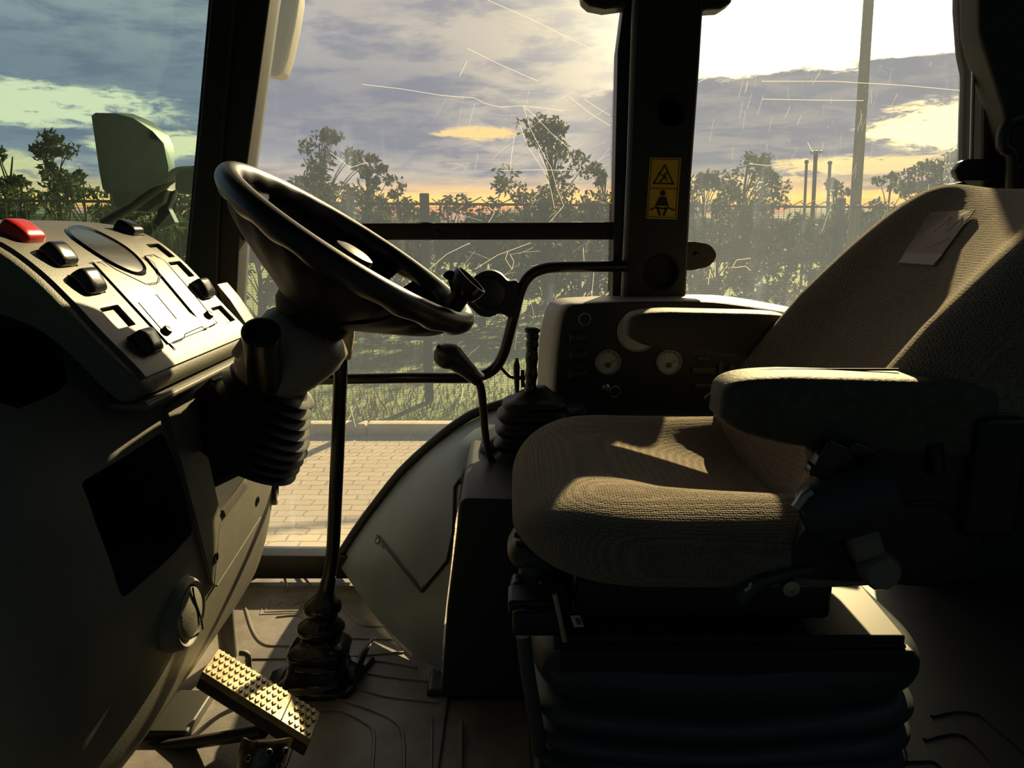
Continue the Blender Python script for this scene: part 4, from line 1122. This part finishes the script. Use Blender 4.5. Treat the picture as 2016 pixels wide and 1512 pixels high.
t = thing('joystick_lever', 'upright black hand grip lever rising from a ribbed square gaiter', 'lever', P(1045, 905, 1.45))
mb = MB()
gp = [P(1044, 770, 1.45), P(1046, 735, 1.45), P(1047, 690, 1.45), P(1048, 665, 1.45), P(1049, 648, 1.45)]
mb.tube(smooth_pts(gp, 10), lambda s: .0138 + .001 * s + .0011 * math.sin(s * 34), 18, flat=.85)
mb.sell(P(1048, 650, 1.45), (.0155, .014, .007), .8, .8); mb.build('grip', blackg, t)
mb = MB(); rg = []
for k in range(61):
    s = k / 60; cen = P(1058, 760, 1.47).lerp(P(1030, 920, 1.47), s)
    w = .016 + .055 * min(1, s * 4.5) - .008 * s + (.0055 * math.cos(2 * math.pi * s * 6.0) if s > .14 else 0)
    ww = w * 1.0; rg.append([cen + Vector((ww * math.copysign(abs(math.cos(q)) ** .5, math.cos(q)), ww * .8 * math.copysign(abs(math.sin(q)) ** .5, math.sin(q)), 0)) for q in [2 * math.pi * j / 40 for j in range(40)]])
mb.loft(rg); mb.build('gaiter', rubber, t, angle=70)
t = thing('selector_lever', 'small pointed black lever just left of the upright hand grip', 'lever', P(1020, 790, 1.50))
mb = MB(); mb.tube([P(1019, 800, 1.50), P(1018, 770, 1.50), P(1017, 735, 1.50), P(1017, 720, 1.50), P(1018, 704, 1.50)], lambda s: [.0045, .0045, .0065, .007, .002][min(4, int(s * 4.01))], 12); mb.build('stem', black, t)
mb = MB(); mb.tube([P(1030, 762, 1.5), P(1029, 745, 1.5), P(1029, 728, 1.5)], .0042, 10); mb.tube([P(1010, 744, 1.5), P(1040, 746, 1.5)], .003, 8); mb.build('release_catch', black, t)

# side console beside the seat with small square gaiter
mb = MB(); oc_ = [P(x, y, 1.24) for x, y in [(905, 990), (915, 982), (1100, 985), (1105, 1380), (868, 1380), (880, 1200), (897, 1060)]]
mb.prism(oc_, (.0, .30, .02), bev=.014); sc_ = thing('side_console', 'dark side console between the wheel arch and the seat', 'console', P(980, 1370, 1.25))
sc_b = mb.build('body', mat('side_console_plastic', (.035, .038, .040), .45, bump=.15, bscale=500), sc_)
mb = MB(); mb.prism([P(x, y, 1.46) for x, y in [(905, 935), (960, 870), (1160, 800), (1160, 1100), (895, 1100)]], (0, .12, 0), bev=.02); mb.build('rear_riser', consface, sc_)
mb = MB(); mb.box(P(955, 1370, 1.26) + Vector((.01, .03, 0)), (.24, .10, .05), bev=.01); mb.build('foot', black, sc_)
t = thing('console_gaiter', 'small square stepped rubber gaiter with a knob on the side console', 'lever', P(985, 1045, 1.30))
g0 = P(992, 1040, 1.33); mb = MB()
for (w, z0, z1) in ((.052, -.004, .010), (.043, .008, .022), (.034, .020, .034), (.024, .032, .046)):
    rg = [[g0 + Vector((ww * math.copysign(abs(math.cos(q)) ** .4, math.cos(q)), ww * .9 * math.copysign(abs(math.sin(q)) ** .4, math.sin(q)), z)) for q in [2 * math.pi * j / 32 for j in range(32)]] for ww, z in ((w * .92, z0), (w, z0 + .004), (w, z1 - .003), (w * .93, z1))]
    mb.loft(rg)
mb.build('gaiter', blackg, t, angle=30)
mb = MB(); mb.sell(g0 + Vector((0, 0, .060)), (.017, .015, .020), .6, .6); mb.build('knob', mat('grey_knob', (.10, .10, .11), .35), t)

# ------------------------------------------------------------------ RIGHT INSTRUMENT CONSOLE
ic = thing('instrument_console', 'rounded instrument console with dials under the centre pillar', 'instrument console', P(1300, 900, 1.56))
fo = smooth_pts([Vector((x, y, 0)) for x, y in [(1086, 830), (1088, 760), (1092, 700), (1098, 650), (1106, 615), (1120, 600), (1150, 596), (1250, 592), (1380, 592), (1450, 598), (1540, 612), (1640, 630)]], 3)
bo = smooth_pts([Vector((x, y, 0)) for x, y in [(1058, 830), (1058, 760), (1060, 700), (1065, 650), (1076, 606), (1092, 590), (1130, 585), (1250, 581), (1380, 580), (1450, 586), (1540, 602), (1640, 622)]], 3)
def closep(l): return l + [Vector((1640, 830, 0))]
mb = MB(); f_ = [P(p.x, p.y, 1.565) for p in closep(fo)]; bk = [P(p.x, p.y, 1.69) for p in closep(bo)]
cen = sum(f_, Vector()) / len(f_)
mb.loft([[cen + (p - cen) * .975 + Vector((0, .0, 0)) for p in f_], [p + Vector((0, .004, 0)) for p in f_], [a.lerp(b, .3) for a, b in zip(f_, bk)], bk])
mb.build('shell', consolem, ic, angle=50)
mb = MB(); mb.prism([cen + (p - cen) * .965 + Vector((0, -.004, 0)) for p in f_], (0, .02, 0), bev=.003); icf = mb.build('fascia', consface, ic)
YI = 1.559
def ring_part(nm, x, y, r, m_, w=.004, par=ic):
    mb = MB(); mb.lathe([(r, .004), (r + .001, -.003), (r - w * .5, -.006), (r - w, -.003), (r - w, .003)], P(x, y, YI), (0, 1, 0), 40, cap=False); return mb.build(nm, m_, par)
for (x, y, r, big) in ((1197, 713, .0268, 0), (1317, 713, .0268, 0), (1256, 652, .044, 1)):
    g = ring_part('gauge', x, y, r, bezel)
    mb = MB(); mb.lathe([(r - .002, .002), (r - .002, .0), (.0005, .0)], P(x, y, YI), (0, 1, 0), 40, cap=False); mb.build('dial_face', white, g)
    mb = MB(); c0 = P(x, y, YI - .001)
    for k in range(9 if not big else 17):
        a = R(215 - k * (250 / (8 if not big else 16))); e = Vector((math.cos(a), 0, math.sin(a))); mb.tube([c0 + e * r * .70, c0 + e * r * .84], .0005, 4)
    mb.lathe([(.0055 if not big else .008, 0), (.0055 if not big else .008, -.003), (.0005, -.004)], c0 + Vector((0, 0, -.006)), (0, 1, 0), 20, cap=False)
    mb.tube([c0 + Vector((0, -.002, -.006)), c0 + Vector((r * .55, -.002, r * .15))], .0007, 5); mb.build('dial_marks', dialdark, g)
ring_part('plug_ring', 1151, 628, .0125, bezel, .0018)
mb = MB(); mb.lathe([(.0105, .0), (.0105, -.003), (.0005, -.004)], P(1151, 628, YI), (0, 1, 0), 24, cap=False); mb.build('plug', black, ic)
for (x, y) in ((1140, 700), (1138, 738), (1140, 665)):
    mb = MB(); mb.box(P(x, y, YI - .002), (.042, .010, .024), bev=.003); mb.sell(P(x, y, YI - .007), (.018, .005, .009), .5, .4, nu=24, nv=12); mb.build('rocker_switch', mat('switch_dark', (.02, .026, .03), .4), ic)
dk = mat('lever_guide', (.045, .055, .055), .5)
for (x, y, w, h) in ((1385, 706, .03, .008), (1385, 730, .05, .014), (1390, 760, .05, .012), (1418, 735, .010, .05), (1440, 738, .014, .045), (1470, 735, .010, .04), (1480, 722, .028, .012)):
    mb = MB(); mb.box(P(x, y, YI - .002), (w, .008, h), bev=.002); mb.build('lever_guide', dk, ic)
# lower panel of the console
mb = MB(); mb.prism([P(x, y, 1.54) for x, y in [(1085, 822), (1640, 822), (1640, 1250), (1085, 1250)]], (0, .15, 0), bev=.01); mb.build('lower_panel', teal, ic)
mb = MB(); mb.box(P(1300, 817, 1.535), (.62, .05, .010), bev=.004); mb.build('ledge', teal, ic)
# ignition key with ring
kt = thing('ignition_key', 'key with metal ring hanging in the ignition lock below the dials', 'key', P(1190, 768, 1.54))
mb = MB(); mb.lathe([(.009, .016), (.009, -.001), (.006, -.003), (.0005, -.003)], P(1193, 764, 1.550), (0, 1, 0), 24, cap=False); mb.box(P(1193, 764, 1.540), (.003, .018, .012)); mb.build('key_blade', metal, kt)
mb = MB(); rc = P(1211, 771, 1.534); mb.tube(seg_ring(rc, Vector((1, .2, 0)).normalized(), Vector((0, 0, 1)), .0115, 28) + [rc + Vector((1, .2, 0)).normalized() * .0115], .0009, 6); mb.build('key_ring', metal, kt)

# ------------------------------------------------------------------ SEAT
seat = thing('driver_seat', 'upholstered brown fabric suspension driver seat with two armrests', 'seat', (.33, 1.05, RF))
CY = 1.065
def cush(q):
    x, y, z = q; fx = x + .27; wt_ = max(0, min(1, (z + .03) / .06)) if z > -.03 else 0
    b = math.exp(-((abs(y) - .195) / .055) ** 2) * (.006 + .012 * min(1, max(0, (fx - .18) / .2)))
    tr = -(.012 * min(1, fx / .2) + .032 * max(0, min(1, (fx - .13) / .20)) ** 1.3) * math.exp(-(y / (.125 + .03 * min(1, fx / .4))) ** 6)
    fr = -.030 * max(0, 1 - fx / .12) ** 2
    low = 0
    nx = x
    if z < 0: nx = x + (-z) * .45 * max(0, 1 - fx / .25)
    return Vector((nx, y * (1 - .10 * max(0, 1 - fx / .16) ** 2), z + wt_ * (b + tr + fr - .022 * max(0, (fx - .16) / .34))))
mb = MB(); mb.sell((.272, CY, .492), (.272, .262, .058), .5, .42, nu=120, nv=64, warp=cush); cu = mb.build('seat_cushion', seatf, seat, angle=80)
# backrest
LE = R(38); BU = Vector((math.sin(LE), 0, math.cos(LE))); BF = Vector((-math.cos(LE), 0, math.sin(LE)))
RB = Matrix((BF * -1, Vector((0, 1, 0)), BU)).transposed()   # local x = backwards, z = up the back
def back(q):
    x, y, z = q; u_ = z / .27
    w = 1 - .10 * max(0, u_) ** 2
    bol = math.exp(-((abs(y) - .20) / .06) ** 2) * .042 * (1 - .45 * max(0, u_))
    cur = .030 * (1 - u_ * u_)
    if x < 0: x = x - bol + .012 * math.exp(-(y / .12) ** 2)
    return Vector((x - cur * .5 , y * w, z))
bc = Vector((.480, CY, .665)) + BU * .085 - BF * .065
mb = MB(); mb.sell(bc, (.062, .262, .285), .38, .34, rot=RB, nu=110, nv=70, warp=back); bk_ = mb.build('backrest', seatf, seat, angle=80)
tree_s = bvh(bk_)
mb = MB(); ok = patch(mb, [(1832, 420), (1921, 415), (1840, 525), (1770, 520)], tree_s, .001, .0015, 8, 8)
if ok: lab = mb.build('fabric_label', labelm, bk_); tag(lab, 'brown woven label with a pale lower edge')
if ok:
    mb = MB(); patch(mb, [(1786, 500), (1858, 503), (1840, 524), (1771, 519)], tree_s, .0022, .001, 6, 3); mb.build('label_edge', labelb, lab)
    mb = MB()
    for q in ([(1840, 460), (1875, 430), (1862, 456)], [(1866, 458), (1898, 430), (1885, 455)], [(1826, 490), (1850, 482), (1872, 470)]):
        pts = [cast(x, y, tree_s) for x, y in q]; mb.tube([a + b * .0026 for a, b in pts], .0004, 5)
    mb.build('label_print', labelb, lab)
# backrest shell and side strap
mb = MB(); mb.sell(bc - BF * .05, (.035, .225, .27), .4, .4, rot=RB, nu=60, nv=40); mb.build('back_shell', black, seat)
mb = MB(); mb.tube(smooth_pts([P(x, y, .84) for x, y in [(2060, 500), (2010, 575), (1975, 630), (1962, 665), (1960, 700), (1948, 725)]], 5), .007, 10); mb.build('back_frame_tube', metal, seat)
# armrests
def arm(cx, cy, cz, L, w, h, tilt, m_, nm):
    def wp(q):
        x, y, z = q; s = x / L
        return Vector((x, y, z + (.010 * (1 - s) if z < 0 else -.002 * s) + (.012 * max(0, -s) ** 2 if z < 0 else -.006 * max(0, -s - .5))))
    mb = MB(); mb.sell((cx, cy, cz), (L, w, h), .34, .36, rot=Matrix.Rotation(R(tilt), 3, 'Y'), nu=72, nv=36, warp=wp); return mb.build(nm, m_, seat, angle=70)
a1 = arm(.394, .835, .664, .160, .040, .049, 1.0, armm, 'armrest')
tag(a1, 'worn grey-brown armrest on the near side')
mb = MB(); mb.tube(smooth_pts([Vector((.255, .85, .708)), Vector((.30, .845, .714)), Vector((.37, .85, .7135)), Vector((.45, .845, .7145))], 5), .0016, 6); mb.build('split_seam', armm, a1)
a2 = arm(.352, 1.325, .686, .150, .040, .044, .5, armfar, 'armrest'); tag(a2, 'dark armrest on the far side')
mb = MB(); mb.box((.545, .80, .60), (.06, .03, .14), bev=.01); mb.build('armrest_bracket', black, seat)
mb = MB(); mb.box((.50, 1.33, .62), (.06, .03, .14), bev=.01); mb.build('armrest_bracket', black, seat)
mb = MB(); mb.tube([P(1405, 772, .86), P(1388, 784, .86), P(1425, 757, .84)], .002, 6); mb.build('armrest_cord', black, a1)
# side frame, recliner parts
mb = MB(); mb.prism([P(x, y, .80) for x, y in [(1600, 890), (1955, 850), (1958, 1010), (1940, 1060), (1900, 1140), (1850, 1160), (1560, 1140), (1560, 1080), (1620, 1000)]], (0, .03, 0), bev=.006); mb.build('side_frame', black, seat)
mb = MB(); mb.prism([P(x, y, 1.30) for x, y in [(1520, 860), (1700, 830), (1700, 1000), (1500, 1000)]], (0, .02, 0), bev=.004); mb.build('side_frame', black, seat)
mb = MB(); mb.box((.25, CY + .02, .40), (.34, .40, .06), bev=.012); mb.build('cushion_pan', black, seat)
mb = MB(); c0 = P(1590, 985, .77); c1 = P(1752, 962, .76); ax = (P(1745, 985, .76) - P(1580, 1035, .775)).normalized()
mid = P(1668, 992, .768)
mb.lathe([(.020, -.050), (.030, -.046), (.036, -.03), (.037, .035), (.040, .040), (.040, .046), (.036, .048), (.0005, .048)], mid, ax, 36, cap=False); kn = mb.build('recline_canister', mat('canister', (.030, .040, .048), .38), seat)
mb = MB(); mb.tube([P(1567, 1000, .76), P(1585, 975, .76), P(1598, 968, .76)], .006, 10); mb.build('canister_clip', metal, kn)
mb = MB()
for (x, y, w, h) in ((1650, 905, .05, .035), (1690, 890, .03, .02), (1630, 935, .05, .012), (1700, 915, .02, .02)): mb.box(P(x, y, .78), (w, .02, h), rot=Matrix.Rotation(R(22), 3, 'Y'), bev=.004)
mb.tube([P(1635, 885, .775), P(1650, 895, .775), P(1668, 888, .775)], .002, 6); mb.build('recline_latch', blackg, seat)
mb = MB(); kb = P(1712, 1085, .775); mb.box(kb + Vector((-.008, .0, .012)), (.036, .02, .04), rot=Matrix.Rotation(R(-20), 3, 'Y'), bev=.006); mb.lathe([(.022, 0), (.022, -.020), (.018, -.026), (.0005, -.027)], P(1722, 1112, .785), (.05, 1, 0), 10, cap=False); tag(mb.build('lumbar_knob', knobp, seat), 'pale faceted plastic adjuster knob')
mb = MB(); mb.lathe([(.013, .01), (.013, -.006), (.0005, -.006)], P(1912, 1006, .80), (0, 1, 0), 24, cap=False); mb.lathe([(.007, 0), (.007, -.013), (.0005, -.013)], P(1912, 1006, .80), (0, 1, 0), 6, cap=False); mb.build('pivot_bolt', metal, seat)
mb = MB(); mb.tube(smooth_pts([P(x, y, .80) for x, y in [(1788, 992), (1830, 990), (1870, 1005), (1905, 1030)]], 4), .004, 8); mb.tube([P(1838, 875, .797), P(1842, 930, .797)], .010, 12); mb.build('frame_bracket', black, seat)
mb = MB(); mb.lathe([(.010, .006), (.010, -.004), (.0005, -.005)], P(1556, 1157, .80), (0, 1, 0), 18, cap=False); mb.build('slide_bolt', metal, seat)
mb = MB(); mb.tube(smooth_pts([P(x, y, .80) for x, y in [(1455, 1178), (1490, 1150), (1540, 1132), (1600, 1120)]], 4), lambda s: .012 - .007 * s, 12); mb.build('slide_lever', mat('dark_teal_plastic', (.035, .055, .06), .3), seat)
mb = MB(); mb.tube(smooth_pts([P(x, y, .775) for x, y in [(1466, 1163), (1475, 1157), (1478, 1148)]], 3), .0018, 6); mb.build('lever_mark', paper, seat)
# top plate on the suspension
def plate_y(px, py, z): return PZ(px, py, z)
zt = .335
mb = MB(); pc = [PZ(1085, 1290, zt - .0), PZ(1772, 1262, zt), PZ(1690, 1195, zt), PZ(1110, 1165, zt)]
pc = [Vector((.055, .87, zt)), Vector((.512, .87, zt)), Vector((.535, 1.27, zt)), Vector((.055, 1.27, zt))]
mb.prism(pc, (0, 0, .022), bev=.004); mb.box((.29, .868, zt - .008), (.46, .02, .03), bev=.004); mb.build('suspension_plate', plateblk, seat)
mb = MB(); mb.tube([(.06, .866, zt + .010), (.51, .866, zt + .010)], .0028, 8); mb.build('plate_rail', plateblk, seat)
mb = MB(); mb.prism([P(x, y, .858) for x, y in [(1123, 1213), (1142, 1213), (1150, 1234), (1130, 1235)]], (0, .002, 0)); mb.build('paper_tag', paper, seat, smooth=False)
mb = MB(); mb.prism([P(x, y, .8565) for x, y in [(1132, 1217), (1141, 1217), (1146, 1230), (1137, 1230)]], (0, .001, 0)); mb.build('tag_print', dialdark, seat, smooth=False)
mb = MB(); mb.tube([P(1092, 1170, .865), P(1112, 1262, .862)], .004, 8); mb.build('plate_edge_strip', metal, seat)
mb = MB(); mb.box((.43, 1.02, zt + .028), (.05, .03, .006), bev=.002); mb.box((.475, 1.03, zt + .0245), (.022, .005, .003)); mb.build('plate_slot', blackg, seat)
# bellows
mb = MB(); rg = []; NB = 4; Z0, Z1 = RF + .004, .328
bx, by = .298, 1.075
for k in range(NB * 14 + 1):
    s = k / (NB * 14); z = Z0 + (Z1 - Z0) * s
    kn_ = [0, .17, .37, .59, 1.0001]; ki = max(i for i in range(4) if kn_[i] <= s); ph = (s - kn_[ki]) / (kn_[ki + 1] - kn_[ki]); f = abs(math.sin(math.pi * ph)) ** .5
    w = .238 + .034 * f; d = .190 + .028 * f
    if s > .93: w -= .02 * (s - .93) / .07; d -= .02 * (s - .93) / .07
    ring = []
    for q in [2 * math.pi * j / 96 for j in range(96)]:
        cx, cy = math.copysign(abs(math.cos(q)) ** .36, math.cos(q)), math.copysign(abs(math.sin(q)) ** .36, math.sin(q))
        sag = -.014 * math.exp(-((cx * w + .02) / .12) ** 2) * max(0, -cy) * min(1, s * 2.5) + .010 * max(0, cx) * max(0, -cy) * s
        ring.append(Vector((bx + w * cx, by + d * cy, z + sag)))
    rg.append(ring)
mb.loft(rg); mb.build('suspension_bellows', bootm, seat, angle=80)
mb = MB(); mb.box((bx, by, RF + .006), (.46, .38, .012), bev=.004); mb.build('base_plate', plateblk, seat)
# front controls under the cushion
mb = MB(); mb.sell(P(1052, 1085, 1.0), (.040, .05, .022), .6, .6, rot=Matrix.Rotation(R(28), 3, 'Y'), nu=36, nv=18); fh = mb.build('front_handle', mat('handle_plastic', (.075, .068, .06), .4), seat)
for (x, y) in ((1025, 1055), (1028, 1072)):
    mb = MB(); mb.box(P(x, y, .965), (.018, .01, .004), rot=Matrix.Rotation(R(10), 3, 'Y')); mb.build('handle_mark', blackm, fh)
mb = MB(); mb.prism([P(x, y, .95) for x, y in [(1024, 1125), (1035, 1112), (1068, 1118), (1072, 1165), (1035, 1170), (1020, 1145)]], (0, .03, 0), bev=.006); mb.build('adjuster_bracket', mat('grey_bracket', (.19, .17, .15), .5), seat)
mb = MB(); mb.prism([P(x, y, .93) for x, y in [(1004, 1165), (1010, 1148), (1028, 1146), (1034, 1170), (1020, 1180)]], (0, .03, 0), bev=.004); mb.build('adjuster_hook', black, seat)
mb = MB(); mb.box(P(1055, 1215, .88), (.062, .04, .035), bev=.008); mb.box(P(1052, 1180, .90), (.07, .05, .02), bev=.006); mb.build('adjuster_handle', black, seat)
mb = MB(); mb.tube([P(1030, 1250, .90), P(1040, 1330, .90), P(1055, 1420, .90), P(1062, 1480, .91)], .010, 12); mb.build('side_edge_tube', mat('edge_tube', (.10, .09, .075), .4), seat)
mb = MB(); mb.box(P(1090, 1160, .95), (.05, .06, .05), bev=.015); mb.build('front_cross_member', black, seat)
# seat belt buckle behind the seat: dark round thing at the right edge
mb = MB(); mb.sell(P(1995, 800, 1.05), (.05, .10, .11), .7, .7); mb.build('belt_reel', blackm, seat)

# ------------------------------------------------------------------ PEDALS
t = thing('accelerator_pedal', 'long metal accelerator pedal with raised diamond studs', 'pedal', P(612, 1455, 1.10))
q0, q1, q2, q3 = P(398, 1322, 1.09), P(430, 1276, 1.185), P(632, 1403, 1.10), P(612, 1456, 1.015)
nn = (q2 - q0).cross(q1 - q3).normalized(); nn = nn if nn.z > 0 else -nn
mb = MB(); mb.prism([q0, q1, q2, q3], nn * -.012, bev=.0015); mb.build('tread', pedalm, t)
mb = MB()
def pq(a, b): return (q0.lerp(q3, a)).lerp(q1.lerp(q2, a), b) + nn * .0
for i in range(19):
    for j in range(4):
        a = .035 + i * .0515 + (.0257 if j % 2 else 0); b = .14 + j * .24
        if a > .97 or .70 < a < .765: continue
        da, db = .019, .095
        mb.prism([pq(a - da, b), pq(a, b + db), pq(a + da, b), pq(a, b - db)], nn * .0035)
sts = mb.build('tread_studs', pedalm, t, smooth=False)
mb = MB(); mb.tube([pq(.735, .03) + nn * .001, pq(.735, .97) + nn * .001], .0012, 6); mb.build('tread_joint', pedald, t)
mb = MB(); mb.prism([p - nn * .012 for p in (q0, q1.lerp(q0, .5), q2.lerp(q3, .5), q3)], nn * -.018, bev=.004); mb.build('pedal_arm', pedald, t)
t = thing('brake_pedal', 'curved metal brake pedal plate with ringed grip holes', 'pedal', P(525, 1500, .99))
mb = MB(); c0 = P(527, 1465, .98); rg = []
def bp_(u_, v_): # u across -1..1, v down 0..1
    return c0 + Vector((.037 * u_ * (1 - .15 * v_) - .012 * v_, -.016 * (1 - u_ * u_) * 1.6 - .055 * v_, .036 - .012 * u_ * u_ - .012 * (1 - v_) ** 6 - .085 * v_))
N_ = 24
top_g = [[bp_(-1 + 2 * i / N_, j / 12) for i in range(N_ + 1)] for j in range(13)]
mb.loft([[p for p in r] + [p + Vector((0, .012, -.010)) for p in r[::-1]] for r in top_g]); bpo = mb.build('pedal_plate', mat('dark_pedal_steel', (.16, .13, .09), .28, metal=.8, bump=.2, bscale=60, var=.4, vscale=30), t)
tree_q = bvh(bpo)
for (x, y) in ((542, 1445), (503, 1459), (529, 1481), (561, 1478), (490, 1493), (548, 1508), (520, 1425 + 14)):
    if (x, y) == (520, 1439): continue
    h, n1 = cast(x, y, tree_q)
    if h is None: continue
    mb = MB(); mb.lathe([(.0052, 0), (.0052, .0022), (.0042, .003), (.0036, .002), (.0034, .0005)], h, n1, 20, cap=False); r_ = mb.build('grip_hole', metal, t)
    mb = MB(); mb.lathe([(.0036, .0006), (.0003, .0007)], h, n1, 16, cap=False); mb.build('hole_shadow', blackm, r_) if False else mb.build('hole', blackm, r_)  # black disc painted on for the shade inside the hole
mb = MB(); mb.tube([P(240, 1482, 1.12), P(380, 1462, 1.10), P(520, 1440, 1.06)], .011, 10); mb.build('pedal_shaft', pedald, t)
t = thing('pedal_bracket', 'black bar and floor plate behind the pedals under the dashboard', 'bracket', (-.62, 1.15, 0))
mb = MB(); mb.box((-.60, 1.18, .012), (.08, .12, .024), bev=.006); mb.build('plate', pedald, t)
mb = MB(); mb.tube(smooth_pts([P(x, y, 1.26) for x, y in [(472, 1285), (488, 1290), (492, 1320), (520, 1340)]], 4), .006, 10); mb.build('hook', dashm, t)

# ------------------------------------------------------------------ origins of single-mesh things at their base
for o in list(S.objects):
    if o.type == 'MESH' and o.parent is None:
        bb = [Vector(c) for c in o.bound_box]
        c = Vector((sum(v.x for v in bb) / 8, sum(v.y for v in bb) / 8, min(v.z for v in bb)))
        o.data.transform(Matrix.Translation(-c)); o.location += c
        for ch in o.children: ch.location -= c
bpy.context.view_layer.update()
